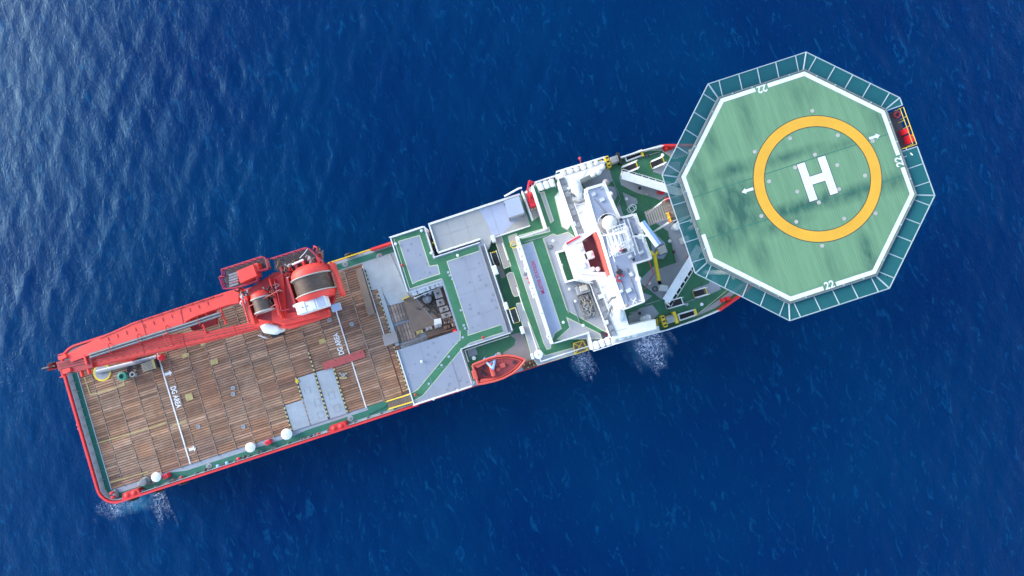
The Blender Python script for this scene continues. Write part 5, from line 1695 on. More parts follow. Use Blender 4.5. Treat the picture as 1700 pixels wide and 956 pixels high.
for k in range(8):
    a_, b2 = Vector(NI[k]), Vector(NI[(k + 1) % 8])
    c_, d_ = Vector(NO[k]), Vector(NO[(k + 1) % 8])
    lo_, hi_ = (0.0, 1.0)
    along = (b2 - a_).normalized()
    st_ = [.055, .285, .5, .715, .945]
    if k == 7:     # forward side: the crash platform interrupts the net
        st_ = [.25, .06]
    pts_i = [a_] + [a_ + along * ((b2 - a_).length * t) for t in st_] + [b2]
    out_l = (d_ - c_).length
    pts_o = [c_]
    for t in st_:
        p_ = a_ + along * ((b2 - a_).length * t)
        nrm = Vector((along.y, -along.x))
        pts_o.append(p_ + nrm * 1.58)
    pts_o.append(d_)
    if k == 7:
        a2 = lambda t: a_.lerp(b2, t)
        o2 = lambda t: a_.lerp(b2, t) + Vector((along.y, -along.x)) * 1.58
        lst = [(a_, c_), (a2(.09), o2(.09)), (a2(.30), o2(.30)), (a2(.50), o2(.50))]
        for (i0, o0), (i1, o1) in zip(lst[:-1], lst[1:]):
            net_cell(i0, i1, o1, o0)
        for i0, o0 in lst[1:]:
            arm(i0, o0)
        MB().tube([(*c_, ZO), (*lst[-1][1], ZO)], .06, 6).build('net_rim', 'net_frame', hl)
        i0, o0 = a2(.985), o2(.985)
        net_cell(i0, b2, d_, o0)
        arm(i0, o0)
        MB().tube([(*o0, ZO), (*d_, ZO)], .06, 6).build('net_rim', 'net_frame', hl)
    else:
        for i in range(len(pts_i) - 1):
            net_cell(pts_i[i], pts_i[i + 1], pts_o[i + 1], pts_o[i])
        for i in range(1, len(pts_i) - 1):
            arm(pts_i[i], pts_o[i])
        MB().tube([(*c_, ZO), (*d_, ZO)], .06, 6).build('net_rim', 'net_frame', hl)
    arm(a_, c_, .085)
    MB().tube([(*a_, ZI), (*b2, ZI)], .035, 6).build('net_inner_rim', 'net_frame', hl)
for k in range(8):
    a_, b2 = Vector(octo(AP + .05)[k]), Vector(octo(AP + .05)[(k + 1) % 8])
    for t in (.18, .62, .85):
        c_ = a_.lerp(b2, t)
        MB().lathe((c_.x, c_.y, HD), [(.07, 0), (.07, .1), (.05, .15), (.02, .16)], 10).build('edge_light', 'net_frame', hl)
# girders and struts below
for ya_ in (-7, -3.5, 0, 3.5, 7):
    ln = math.sqrt(max(12 ** 2 - ya_ ** 2, 1)) - .8
    MB().bx(HX - ln, HX + ln, HY + ya_ - .2, HY + ya_ + .2, HD - 1.5, HD - .56).build('girder', 'white_dirty', hl)
for ya_ in (-6.5, 0, 6.5):
    for xa_, xb_ in ((24.0, 22.6), (30.0, 30.5), (30.0, 38.5)):
        yy = ya_ if abs(ya_) < 5 else ya_ * (.9 if xa_ < 26 else .75)
        MB().tube([(xa_, yy, FD), (xb_, HY + ya_, HD - 1.5)], .28, 10).build('strut', 'white', hl)
MB().tube([(22.6, -6.4, HD - 1.7), (22.6, 6.6, HD - 1.7)], .2, 8).build('cross_beam', 'white', hl)
# forward crash platform
fk = 7
a_, b2 = Vector(octo(AP + .15)[7]), Vector(octo(AP + .15)[0])
cp0, cp1 = a_.lerp(b2, .565), a_.lerp(b2, .965)
px0 = cp0.x
cpz = HD - 1.1
q = thing('crash_platform', 'brown equipment platform with yellow railing hung on the forward helideck edge', 'platform', (cp0.x + .9, (cp0.y + cp1.y) / 2, cpz))
MB().bx(cp0.x, cp0.x + 1.75, cp0.y - .35, cp1.y, cpz - .12, cpz).build('floor', 'grating', q)
MB().rail([(cp0.x + .2, cp0.y - .35, cpz), (cp0.x + 1.75, cp0.y - .35, cpz), (cp0.x + 1.75, cp1.y, cpz)], 1.1, 2, .9, .035).build('railing', 'yellow', q)
MB().rail([(cp0.x + 1.45, cp0.y - .2, cpz), (cp0.x + 1.45, cp1.y, cpz)], 1.0, 1, 1.2, .03).build('inner_railing', 'yellow', q)
for t in (.35, .7):
    yy = cp0.y + (cp1.y - cp0.y) * t
    MB().tube([(cp0.x + .1, yy, cpz + .04), (cp0.x + .75, yy + .05, cpz + .04)], .04).build('floor_mark', 'white', q)
for i in range(2):
    px = ((1511, 230.5), (1503.5, 218))[i]
    x, y = P(px[0], px[1], cpz + .6)
    MB().box((x, y, cpz + .4), (.5, .85 - .3 * i, .8)).box((x, y, cpz + .83), (.4, .7 - .3 * i, .06)).build('rescue_box', 'bright_red', label=['larger red rescue equipment box on the crash platform', 'smaller red rescue equipment box on the crash platform'][i], cat='box')
for i in range(5):
    MB().bx(cp0.x - .0 + .05, cp0.x + .85, cp0.y - 1.25 + i * .17, cp0.y - 1.14 + i * .17, cpz + .9 - i * .16, cpz + .95 - i * .16).build('step', 'net_frame', q)
MB().tube([(cp0.x + .9, cp0.y - 1.3, cpz + 1.2), (cp0.x + .9, cp0.y - .4, cpz + .6)], .05).build('handrail', 'white', q)
x, y = P(1490, 190, cpz + .3)
MB().tube([(x + .3 * math.cos(R(a_)), y + .3 * math.sin(R(a_)), cpz + .1 + a_ / 3000) for a_ in range(0, 900, 40)], .06, 6).build('hose_coil', 'rail_red', label='dark red coiled hose in the corner of the crash platform', cat='hose')

# ---------------------------------------------------------------- the big deck crane
cr = thing('deck_crane', 'big red knuckle boom crane folded along the port side with two winch drums', 'crane', (-29, 8.5, MD))
ZB = 12.4            # top of the stowed booms


def boom(name, upper, lower, ztop, h, mat):
    """box girder from two traced edges (left to right)"""
    pts = PP(upper, ztop) + PP(list(reversed(lower)), ztop)
    return MB().prism(pts, ztop - h, ztop).build(name, mat, cr)


main = boom('main_boom', [(150, 592.5), (260, 558), (312, 552), (322, 549), (350, 549), (385, 541), (414, 535), (450, 521), (466, 515)], [(150, 611), (220, 594), (335, 569), (440, 543), (474, 542)], ZB, 1.7, 'crane_red')
jib = boom('jib_boom', [(110, 588), (128, 578), (165, 560), (220, 535.5), (300, 509), (370, 486), (396, 478)], [(118, 601), (150, 589), (260, 553.5), (306, 541), (309, 533), (322, 526), (352, 515), (378, 506), (396, 503)], ZB + .55, 1.5, 'crane_red')
MB().tube([(*P(112, 606, ZB + .02), ZB + .02), (*P(220, 584, ZB + .02), ZB + .02), (*P(335, 559.5, ZB + .02), ZB + .02)], .03, 4).build('weld_seam', 'crane_dark', main)
MB().wall(PP([(152, 609), (220, 592.5), (335, 567.5), (438, 541.5)], ZB), .07, ZB - .02, ZB + .08).build('edge_flange', 'crane_dark', main)
MB().wall(PP([(166, 562), (220, 538), (300, 511), (370, 489)], ZB + .5), .08, ZB + .5, ZB + .63).build('edge_flange', 'crane_dark', jib)
for i in range(8):
    px = (232 + i * 17, 533 - i * 5.6)
    MB().box((*P(px[0], px[1], ZB + .6), ZB + .62), (.5, .12, .14)).build('lug', 'crane_dark', jib)
# tray between the booms
tr = [(148, 591), (200, 574), (260, 555), (312, 539), (367, 520.5)]
MB().wall(PP(tr, ZB + .7), .62, ZB + .5, ZB + .66).build('cable_tray', 'mid_grey', cr)
for off in (-.16, .0, .17):
    MB().tube([(P(a, b, ZB + .8)[0], P(a, b, ZB + .8)[1] + off, ZB + .72) for a, b in tr], .05, 6).build('hydraulic_pipe', 'grey' if off else 'dark', cr)
for px in ((183, 579), (231, 564), (278, 550), (330, 533), (366, 520)):
    x, y = P(px[0], px[1], ZB + .9)
    MB().tube([(x - .05, y - .9, ZB + .2), (x - .05, y - .55, ZB + .95), (x - .05, y + .55, ZB + .95), (x - .05, y + .9, ZB + .4)], .05, 5).build('tray_hoop', 'crane_dark', cr)
b = MB()
x, y = P(284, 563, ZB + .5)
b.tube([(x - .5, y - .9, ZB + .5), (x + .1, y - .9, ZB + .5), (x + .1, y + .8, ZB + 1.0), (x - .5, y + .8, ZB + 1.0)], .06, 5, True)
b.build('ladder_frame', 'crane_dark', cr)
MB().prism(PP([(309, 540), (318, 528), (352, 516), (355, 538), (332, 546), (315, 549)], ZB - .3), ZB - 1.5, ZB - .9).build('knuckle_plate', 'crane_dark', cr)
for px, px2 in (((363, 506), (374, 538)), ((338, 516), (343, 526)), ((335, 538), (341, 553))):
    MB().tube([(*P(px[0], px[1], ZB + .5), ZB + .3), (*P(px2[0], px2[1], ZB + .3), ZB + .1)], .13, 7).build('tie_bar', 'crane_red', cr)
# boom head
hd_ = px_prism([(93, 601), (150, 591), (154, 609.5), (125, 618), (97, 616)], ZB + .35, ZB - .9, ZB + .35).build('boom_head', 'crane_dark', cr)
for px, s in (((104, 593), (.9, .5, .8)), ((110, 591), (.4, .4, .9)), ((106, 616.5), (.8, .6, .5)), ((114, 614), (.5, .5, .7)), ((142, 597), (.2, 1.3, .7)), ((133, 621), (.2, .7, .5)), ((145, 617), (.2, .7, .5)), ((97, 588), (.9, .14, .14)), ((97, 594), (.8, .14, .14)), ((101, 625), (1.1, .14, .14)), ((101, 619), (.2, .9, .5))):
    x, y = P(px[0], px[1], ZB + .5)
    MB().box((x, y, ZB + s[2] / 2 - .1), s).build('sheave_lug', 'crane_red', hd_)
for k in range(4):
    x, y = P(83, 604 + k * 3.0, ZB)
    MB().lathe((x, y - .06, ZB - .5), [(.55, 0), (.62, .04), (.5, .07), (.62, .1), (.55, .14)], 18, 'Y').build('sheave', 'crane_dark' if k % 2 else 'rust', hd_)
MB().tube([(*P(92, 607, ZB), ZB), (*P(70, 612, ZB - .5), ZB - .5)], .12, 6).build('hook_tackle', 'dark', hd_)
# pedestal and slewing house
xp, yp_ = -28.6, 8.6
MB().cyl((xp, yp_, MD), (xp, yp_, 12.2), 2.0, 1.85, 24).build('pedestal', 'crane_red', cr)
MB().cyl((xp, yp_, 12.2), (xp, yp_, 12.9), 2.3, 2.3, 24).build('slew_ring', 'crane_dark', cr)
ZP = 14.0
px_prism([(412, 480), (455, 452), (545, 440), (556, 492), (548, 512), (470, 536), (418, 528)], ZP, ZP - .9, ZP).build('house_floor', 'crane_dark', cr)
px_prism([(447, 466), (470, 452), (476, 520), (540, 512), (546, 522), (470, 540), (452, 534)], ZP + .2, ZP - .2, ZP + .25).build('boom_root', 'crane_red', cr)
px_prism([(468, 534), (540, 514), (543, 525), (480, 546), (466, 545)], ZP - .1, ZP - 1.8, ZP - .1).build('root_girder', 'crane_red', cr)
# big winch drum, axis across the ship
x, y = P(511, 471, 17.4)
zc_ = ZP + 1.2
Rb = 2.55
bd = MB().lathe((x, y - 1.05, zc_), [(Rb * .9, 0), (Rb * .9, 2.0)], 48, 'Y').build('winch_drum', 'drum', cr, smooth=True)
MB().lathe((x, y + .92, zc_), [(Rb * .95, 0), (Rb, .04), (Rb, .12), (Rb * .9, .14)], 48, 'Y').build('drum_flange', 'beige', bd, smooth=True)
MB().lathe((x, y - 1.2, zc_), [(Rb * .9, 0), (Rb, .02), (Rb, .1), (Rb * .95, .16)], 48, 'Y').build('drum_flange', 'beige', bd, smooth=True)
MB().lathe((x, y + 1.06, zc_), [(Rb * .94, 0), (Rb * .92, .5), (Rb * .8, 1.0), (Rb * .55, 1.35), (.3, 1.4)], 40, 'Y').build('drum_cover', 'crane_red', cr, smooth=True)
MB().lathe((x, y - 2.0, zc_), [(.5, 0), (Rb * .8, .1), (Rb * .93, .45), (Rb * .95, .78)], 40, 'Y').build('drum_cover', 'crane_red', cr, smooth=True)
for k in range(9):
    yy = y - .9 + k * .2
    MB().lathe((x, yy, zc_), [(Rb * .905, 0), (Rb * .915, .03), (Rb * .905, .06)], 48, 'Y').build('rope_lay', 'drum', bd, smooth=True)
# stanchions either side of the drum
for dx in (-Rb - .35, Rb + .3):
    MB().box((x + dx, y - .1, ZP + .7), (.3, 4.0, 1.5)).build('drum_stanchion', 'crane_red' if dx > 0 else 'crane_dark', cr)
MB().prism([(x + Rb + .05, y + 2.2), (x + Rb + .3, y + 1.6), (x + Rb + .42, y - 2.2), (x + Rb + .05, y - 2.4)], ZP - .4, ZP + 1.0).build('side_plate', 'crane_red', cr)
# smaller drum
x2, y2 = P(432, 505, 15.6)
R2 = 1.35
sd = MB().lathe((x2, y2 - .85, ZP + .6), [(R2 * .9, 0), (R2 * .9, 1.6)], 36, 'Y').build('winch_drum', 'drum', cr, smooth=True)
for o in (-.98, .74):
    MB().lathe((x2, y2 + o, ZP + .6), [(R2 * .9, 0), (R2, .04), (R2, .16), (R2 * .9, .2)], 36, 'Y').build('drum_flange', 'beige', sd, smooth=True)
MB().lathe((x2, y2 + .95, ZP + .6), [(R2 * .95, 0), (R2 * .85, .5), (R2 * .5, .8), (.2, .85)], 30, 'Y').build('drum_cover', 'crane_red', cr, smooth=True)
MB().tube([(x2 - 1.5, y2 - 1.2, ZP + .8), (x2 + 1.9, y2 - .6, ZP + 1.6)], .07).tube([(x2 - 1.5, y2 + .2, ZP + 1.3), (x2 + 3.0, y2 + .9, ZP + 2.0)], .07).build('guard_bar', 'crane_dark', cr)
for dx in (-R2 - .35, R2 + .35):
    MB().box((x2 + dx, y2 - .2, ZP + .5), (.35, 3.6, 1.3)).build('drum_stanchion', 'crane_red', cr)
MB().tube([(*P(405, 497, ZP + 1), ZP + 1.4), (*P(413, 536, ZP + 1), ZP + .9)], .14, 8).build('strut', 'crane_red', cr)
# white cabinet of the crane
q = PP([(487, 502), (538, 489.5), (543, 510), (493, 523)], 17.0)
xc_, yc_ = sum(a for a, _ in q) / 4, sum(b_ for _, b_ in q) / 4
cab = MB().box((xc_, yc_, 16.05), (3.75, 1.45, 1.7)).build('power_cabinet', 'white', cr, bevel=.12)
for k, m in ((-1.15, 'white'), (.25, 'white_dirty'), (1.3, 'blue_clean')):
    MB().box((xc_ + k, yc_, 16.95), (.95 if k != .25 else .6, 1.25, .07)).build('cabinet_lid', m, cab)
for k in (-1.0, -.4):
    MB().cyl((xc_ + k, yc_, 16.98), (xc_ + k, yc_, 17.06), .07).build('vent_knob', 'dark', cab)
MB().cyl((xc_ - 2.3, yc_ + .6, 16.2), (xc_ - 1.8, yc_ + .5, 16.2), .16).build('lamp', 'white', cab)
MB().box((xc_ + 2.2, yc_ - 1.0, 14.6), (1.1, .9, .6)).build('step_box', 'blue_clean', cr)
# pipes and hoses
rj = random.Random(21)
for i, (c_, n, sp, zz_) in enumerate((((478, 443), 16, (1.1, 1.2), 16.4), ((452, 482), 10, (.7, .9), 15.4), ((440, 487), 14, (.9, .8), 15.6), ((518, 428), 12, (1.0, .8), 16.2), ((405, 496), 9, (.5, .8), 14.6), ((396, 487), 6, (.6, .5), 14.0))):
    for k in range(n):
        x, y = P(c_[0], c_[1], zz_)
        pts, px_, py_, pz_ = [], x + rj.uniform(-sp[0], sp[0]), y + rj.uniform(-sp[1], sp[1]), zz_ - rj.uniform(0, 1.2)
        for j in range(5):
            pts.append((px_, py_, pz_))
            px_ += rj.uniform(-.45, .45)
            py_ += rj.uniform(-.45, .45)
            pz_ = zz_ - rj.uniform(0, 1.2)
        MB().tube(pts, rj.choice((.05, .07, .1)), 5).build('hydraulic_hose', rj.choice(('crane_dark', 'dark', 'crane_red', 'rust', 'beige')) if i != 4 else 'white_dirty', cr)
x, y = P(492, 436, 16.4)
MB().tube([(x - .6, y - .05, 16.3), (x + .9, y + .1, 16.3)], .13, 8).build('cylinder', 'white', cr)
MB().tube([(x + .6, y + .4, 16.5), (x + 1.4, y + .8, 16.6), (x + 1.8, y + 1.2, 16.4)], .04, 6).build('cable', 'white_dirty', cr)
for k in range(6):
    x, y = P(470 + k * 12, 449 - k * 3.4, ZP + 1)
    MB().box((x, y, ZP + .8), (.3, .9, 1.5)).build('frame_rib', 'crane_red' if k % 2 else 'crane_dark', cr)
# outer platforms with red rails
for poly, zz_, nm in (([(374.6, 448), (440, 427), (446, 429), (451, 446), (431, 453), (434, 466), (398, 478), (378, 480), (371, 461), (376, 458)], 14.6, 'a'), ([(455, 430.5), (512, 412.6), (518, 414), (541, 437), (550, 462), (470, 452), (456, 448)], 14.8, 'b')):
    q = PP(poly, zz_)
    MB().prism(q, zz_ - .15, zz_).build('platform', 'grating', cr)
    qq = [(a, b_, zz_) for a, b_ in q]
    MB().rail(qq if nm == 'a' else qq[:5], 1.15, 3, .7, .06, nm == 'a').build('platform_rail', 'rail_red', cr)
MB().prism(PP([(392.4, 450), (419.6, 438.7), (426, 457.5), (398.7, 470)], 16.2), 14.6, 16.2).build('equipment_house', 'crane_red', cr)
MB().prism(PP([(421, 438), (427, 436), (431, 449), (426, 451)], 15.8), 14.6, 15.8).build('side_locker', 'crane_red', cr)
for k in range(5):
    x, y = P(386, 455 + k * 4.6, 15.2)
    MB().box((x + .1 + k * .02, y, 15.2), (1.15, .24, .08), 0).build('louvre', 'grey', cr)
MB().tube([(*P(384, 470, 15.5), 15.6), (*P(426, 457, 15.5), 15.6), (*P(427, 466, 15.5), 15.6), (*P(386, 479, 15.5), 15.6)], .05, 5).build('platform_rail', 'rail_red', cr)
for px in ((449, 470), (455, 486), (460, 503), (465, 520)):
    x, y = P(px[0], px[1], ZP + 1.1)
    MB().box((x, y, ZP + .6), (.16, 1.3, 1.1)).build('walkway_side', 'crane_red', cr)
MB().rail([(*P(463, 468, ZP), ZP + .2), (*P(474, 516, ZP), ZP + .2), (*P(487, 513, ZP), ZP + .2)], 1.1, 2, 1.0, .05).build('platform_rail', 'rail_red', cr)
MB().rail([(*P(470, 534, ZP), ZP), (*P(540, 516, ZP), ZP)], 1.0, 2, 1.2, .04).build('platform_rail', 'crane_dark', cr)
# white tarpaulin-like cab under the boom
x, y = P(449, 547, 12.5)
tb = thing('crane_cab', 'white rounded operator cab with dark windscreen under the crane boom', 'cab', (x, y, 10.8))
MB().prism(PP([(430, 541), (441, 536), (461, 540), (466, 548), (456, 556), (436, 553)], 13.4), 11.4, 13.4).build('cab_shell', 'white', tb, bevel=.25)
MB().prism(PP([(445, 552), (464, 549), (468, 556), (452, 561)], 12.4), 11.0, 12.4).build('windscreen', 'glass', tb, bevel=.08)
MB().box((x, y + .3, 11.1), (1.6, 1.4, .5)).build('cab_base', 'mid_grey', tb)
MB().rail([(*P(434, 556, 11), 11), (*P(446, 561, 11), 11)], 1.0, 3, .35, .04).build('cab_rail', 'white_dirty', tb)

# ---------------------------------------------------------------- rescue boat in its bay
ZBt = 10.6
a_, b2 = Vector((*P(784, 623, ZBt), 0)), Vector((*P(872, 596, ZBt), 0))
ca, cb_ = Vector((*P(789, 622, ZBt), 0)), Vector((*P(872, 597, ZBt), 0))
bl = (cb_ - ca).length
bang = math.atan2((cb_ - ca).y, (cb_ - ca).x)
rbt = thing('rescue_boat', 'orange open rescue boat with console hanging in the starboard boat bay', 'boat', ((ca.x + cb_.x) / 2, (ca.y + cb_.y) / 2, ZBt - 1.2))


def bpt(t, s, z):
    d = Vector((math.cos(bang), math.sin(bang), 0))
    nn = Vector((-d.y, d.x, 0))
    p_ = ca + d * (bl * t) + nn * s
    return (p_.x, p_.y, z)


stn = [(0.0, 1.28), (.08, 1.38), (.3, 1.5), (.5, 1.47), (.7, 1.2), (.84, .78), (.94, .34), (1.0, .03)]
vv, fs = [], []
ringn = 8
for t, w in stn:
    z0, zt_ = ZBt - 1.15 + .5 * max(0, t - .6) ** 1.2, ZBt + .35 * max(0, t - .55)
    vv += [bpt(t, -w, zt_), bpt(t, -w * .92, zt_ - .45), bpt(t, -w * .45, z0), bpt(t, w * .45, z0), bpt(t, w * .92, zt_ - .45), bpt(t, w, zt_)]
for k in range(len(stn) - 1):
    for i in range(5):
        fs.append((k * 6 + i, (k + 1) * 6 + i, (k + 1) * 6 + i + 1, k * 6 + i + 1))
fs.append((0, 1, 2, 3, 4, 5))
MB().add(vv, fs).build('boat_hull', 'boat_orange', rbt, smooth=True)
gun = [bpt(t, -w, ZBt + .35 * max(0, t - .55)) for t, w in stn] + [bpt(t, w, ZBt + .35 * max(0, t - .55)) for t, w in reversed(stn[:-1])]
MB().tube(gun, .14, 8, True).build('gunwale', 'boat_orange', rbt)
gi = [bpt(.02 + t * .9, -w * .82, ZBt - .05) for t, w in stn] + [bpt(.02 + t * .9, w * .82, ZBt - .05) for t, w in reversed(stn[:-1])]
MB().tube(gi, .06, 6, True).build('inner_rim', 'boat_orange', rbt)
MB().sheet([bpt(t, -w * .8, 0)[:2] for t, w in stn[2:]] + [bpt(t, w * .8, 0)[:2] for t, w in reversed(stn[2:-1])], ZBt - .22).build('fore_floor', 'boat_in', rbt)
MB().sheet([bpt(.02, -1.1, 0)[:2], bpt(.32, -1.25, 0)[:2], bpt(.32, 1.25, 0)[:2], bpt(.02, 1.1, 0)[:2]], ZBt - .6).build('well_floor', 'boat_in', rbt)
for s in (-1, 1):
    p_ = [bpt(.0, s * 1.25, 0)[:2], bpt(.3, s * 1.45, 0)[:2], bpt(.3, s * 1.1, 0)[:2], bpt(.08, s * .75, 0)[:2]]
    MB().prism(p_, ZBt - .5, ZBt - .08).build('side_bench', 'boat_orange', rbt)
def bbox(c, s):
    p_ = bpt(*c)
    return MB().box(p_, s, bang)
bbox((.335, 0, ZBt + .05), (.55, 1.75, .75)).build('console', 'boat_orange', rbt, bevel=.18)
bbox((-.01, 0, ZBt - .15), (.6, 1.2, .6)).build('outboard_motor', 'boat_orange', rbt, bevel=.1)
for c, s in (((.13, .1, ZBt - .35), (.35, .35, .5)), ((.18, -.35, ZBt - .35), (.35, .35, .5)), ((.18, .5, ZBt - .35), (.3, .35, .5))):
    bbox(c, s).build('seat', 'black', rbt, bevel=.05)
for c, s in (((.45, -.2, ZBt - .1), (.5, .4, .15)), ((.55, .1, ZBt - .1), (.7, .6, .12))):
    bbox(c, s).build('hatch', 'boat_orange', rbt, bevel=.04)
for c, s in (((.62, 0, ZBt - .12), (.22, .25, .12)), ((.78, .1, ZBt - .1), (.38, .38, .08))):
    bbox(c, s).build('deck_fitting', 'dark', rbt)
bbox((.57, 0, ZBt - .19), (.06, 2.2, .06)).build('cross_seam', 'boat_orange', rbt)
# pale blue davit A-frame
dvt = thing('boat_davit', 'pale blue A-frame davit holding the orange rescue boat', 'davit', (*P(812, 594, W1), W1))
pk = (*P(818.5, 612, ZBt + 1.0), ZBt + 1.0)
l1, l2 = (*P(804, 597, W1 + 2), W1 + 2.2), (*P(823, 591, W1 + 2), W1 + 2.2)
for l_ in (l1, l2):
    MB().tube([l_, pk], .16, 8).build('leg', 'lblue', dvt)
    MB().tube([(l_[0], l_[1] + .1, W1), l_], .16, 8).build('post', 'lblue', dvt)
MB().tube([l1, l2], .13, 8).build('cross_bar', 'lblue', dvt)
MB().box(((l1[0] + l2[0]) / 2, (l1[1] + l2[1]) / 2 - .4, W1 + 1.7), (1.4, .7, .6), .0).build('winch', 'dark', dvt)
MB().tube([(l1[0] + .35, l1[1] - .55, ZBt - .2), (l2[0] - .35, l2[1] - .55, ZBt - .2)], .09).build('cross_bar', 'lblue', dvt)
MB().tube([pk, (pk[0], pk[1], ZBt)], .05).build('fall_wire', 'dark', dvt)
x, y = P(828, 588.5, W1 + 1)
MB().lathe((x, y, W1), [(.2, 0), (.2, .8), (.32, .9), (.32, 1.05), (.1, 1.1)], 14).build('round_vent', 'beige', label='beige round vent beside the boat davit', cat='vent')
x, y = P(786.5, 594.5, W1 + .8)
MB().lathe((x, y, W1), [(.1, 0), (.1, .6), (.28, .68), (.25, .85), (.05, .9)], 14).build('swan_neck_vent', 'white', label='small white vent head in the aft corner of the boat bay', cat='vent')
x, y = P(880, 605, W1 + .6)
fs_ = thing('cylinder_rack', 'rack of yellow capped cylinders between boat bow and railing', 'rack', (x, y, W1))
for k in range(4):
    for j in range(2):
        MB().cyl((x - .75 + k * .4, y - .25 + j * .45, W1 + .05), (x - .75 + k * .4, y - .25 + j * .45, W1 + 1.1), .13, .1, 10).build('cylinder', 'old_yellow' if (k + j) % 2 else 'rust', fs_)
MB().box((x - .15, y, W1 + .3), (1.9, 1.0, .08)).build('shelf', 'rust', fs_)

# ---------------------------------------------------------------- fittings along the aft deck


def mushroom(px, r_, lb, zz_=MD + 1.2, m='white'):
    x, y = P(px[0], px[1], zz_)
    s = thing('mushroom_vent', lb, 'vent', (x, y, MD))
    MB().cyl((x, y, MD), (x, y, zz_ - .2), r_ * .55, None, 16).build('stem', 'white_dirty', s)
    MB().lathe((x, y, zz_ - .3), [(r_ * .7, 0), (r_ * .98, .06), (r_, .16), (r_ * .85, .3), (r_ * .4, .4), (.08, .42), (.07, .5), (.02, .5)], 26).build('cap', m, s, smooth=True)
    return s


mushroom((258, 792.5), .66, 'white mushroom vent between the grey capstan and a red box on the side deck')
mushroom((414.6, 743), .68, 'white mushroom vent standing alone on the side deck aft of a red box')
mushroom((475, 721), .76, 'largest white mushroom vent at the corner of the grey steel plate')
x, y = P(237, 800.5, MD + 1)
cp_ = thing('capstan', 'grey capstan winch on the side deck at the stern corner', 'capstan', (x, y, MD))
MB().lathe((x, y, MD), [(.6, 0), (.6, .3), (.42, .4), (.36, .8), (.5, 1.05), (.2, 1.1)], 20).build('drum', 'mid_grey', cp_)
MB().lathe((x - .7, y - .1, MD), [(.35, 0), (.35, .7), (.2, .9)], 16).build('motor', 'grey', cp_)
MB().tube([(x - .3, y - .5, MD + .2), (x + 1.0, y - .6, MD + .4), (x + 1.6, y - .4, MD + .3)], .1, 7).build('pipe', 'brown_plate', cp_)
for px, lb in (((274, 791), 'small red box beside the capstan and white vent'), ((444, 735), 'small red box between two white mushroom vents')):
    x, y = P(px[0], px[1], MD + .8)
    s = thing('red_box', lb, 'box', (x, y, MD))
    MB().box((x, y, MD + .42), (.75, .62, .8), R(8)).build('cabinet', 'bright_red', s, bevel=.05)
    MB().cyl((x, y, MD + .8), (x, y, MD + .92), .12).build('cap', 'crane_dark', s)
for px, lb in (((560.5, 708.6), 'red double fairlead box on the bulwark beside the grey plate'), ((217, 820), 'red double fairlead box on the bulwark at the stern corner')):
    x, y = P(px[0], px[1], 7)
    s = thing('fairlead', lb, 'fairlead', (x, y, MD))
    MB().prism([(x - 1.4, y - .45), (x + 1.3, y - .45), (x + 1.1, y + .42), (x - 1.0, y + .42)], MD, 7.0).build('frame', 'hull_red', s)
    for o in (-.55, .45):
        MB().lathe((x + o, y, 7.0), [(.32, 0), (.28, .12), (.1, .2)], 14).build('roller', 'crane_red', s)
rj = random.Random(4)
for i, px in enumerate(((361, 774), (376, 769), (395, 762), (405, 759), (340, 780), (453, 745), (505, 729), (515, 725), (528, 721), (430, 752), (300, 793), (287, 797))):
    x, y = P(px[0], px[1], 6.8)
    m = ['lblue', 'lblue', 'bright_red', 'dark', 'dark', 'dark', 'rust', 'dark', 'crane_dark', 'dark', 'crane_dark', 'rust'][i]
    lb = ['pale blue valve head by the bulwark, aft one of two', 'pale blue valve head by the bulwark, forward one of two', 'red valve wheel on the bulwark forward of the blue valves', 'dark pipe stub next to the red valve wheel', 'dark pipe stub aft of the blue valves', 'dark pipe stub under the red box', 'rusty valve beside the largest white vent', 'dark valve forward of the rusty one', 'dull red valve near the fairlead box', 'dark pipe stub below the lone white vent', 'dull red valve by the stern side bulwark', 'rusty pipe stub by the stern side bulwark'][i]
    s = thing('valve', lb, 'valve', (x, y, MD))
    MB().cyl((x, y, MD), (x, y, MD + .6), .1).build('stem', 'mid_grey', s)
    MB().lathe((x, y, MD + .6), [(.1, 0), (.24, .05), (.24, .14), (.08, .2)], 12).build('head', m, s)
for i, px in enumerate(((347, 773.5), (582, 694.5), (573, 438), (630, 425))):
    x, y = P(px[0], px[1], MD)
    s = thing('deck_manhole', 'round grey manhole cover set in the green side deck ' + ['near the blue valves', 'beside the red fairlead box', 'next to the yellow gangway bar', 'by the hatch deck corner'][i], 'manhole', (x, y, MD), 'manhole covers in the green side decks')
    MB().lathe((x, y, MD), [(.42, 0), (.42, .05), (.2, .06)], 18).build('cover', 'grey', s)
    MB().lathe((x, y, MD + .05), [(.14, 0), (.14, .05), (.05, .06)], 12).build('handle', 'mid_grey', s)
# green drum, rope, crate by the crane tip
x, y = P(202, 624.5, MD + .9)
gd_ = thing('green_drum', 'open green plastic drum on the planks beside the yellow ring', 'drum', (x, y, MD + .13))
MB().lathe((x, y, MD + .13), [(.5, 0), (.56, .1), (.56, .7), (.62, .75), (.62, .82), (.34, .86), (.3, .5), (.02, .45)], 22).build('drum_body', 'teal', gd_, smooth=True)
MB().lathe((x, y, MD + .6), [(.2, 0), (.2, .1), (.02, .1)], 14).build('inner_lid', 'wall_green', gd_)
x, y = P(220, 621.5, MD + .7)
gv = thing('pipe_socket', 'grey open pipe socket with hose coils beside the green drum', 'pipe socket', (x, y, MD + .13))
MB().lathe((x, y, MD + .13), [(.3, 0), (.3, .55), (.38, .58), (.38, .68), (.22, .68), (.2, .2), (.02, .2)], 18).build('socket', 'grey', gv)
for k in range(5):
    MB().tube([(x + (.35 + .09 * k) * math.cos(R(a)), y + .75 + (.3 + .07 * k) * math.sin(R(a)), MD + .3 + .05 * k) for a in range(0, 360, 30)], .06, 5, True).build('hose_coil', 'dark', gv)
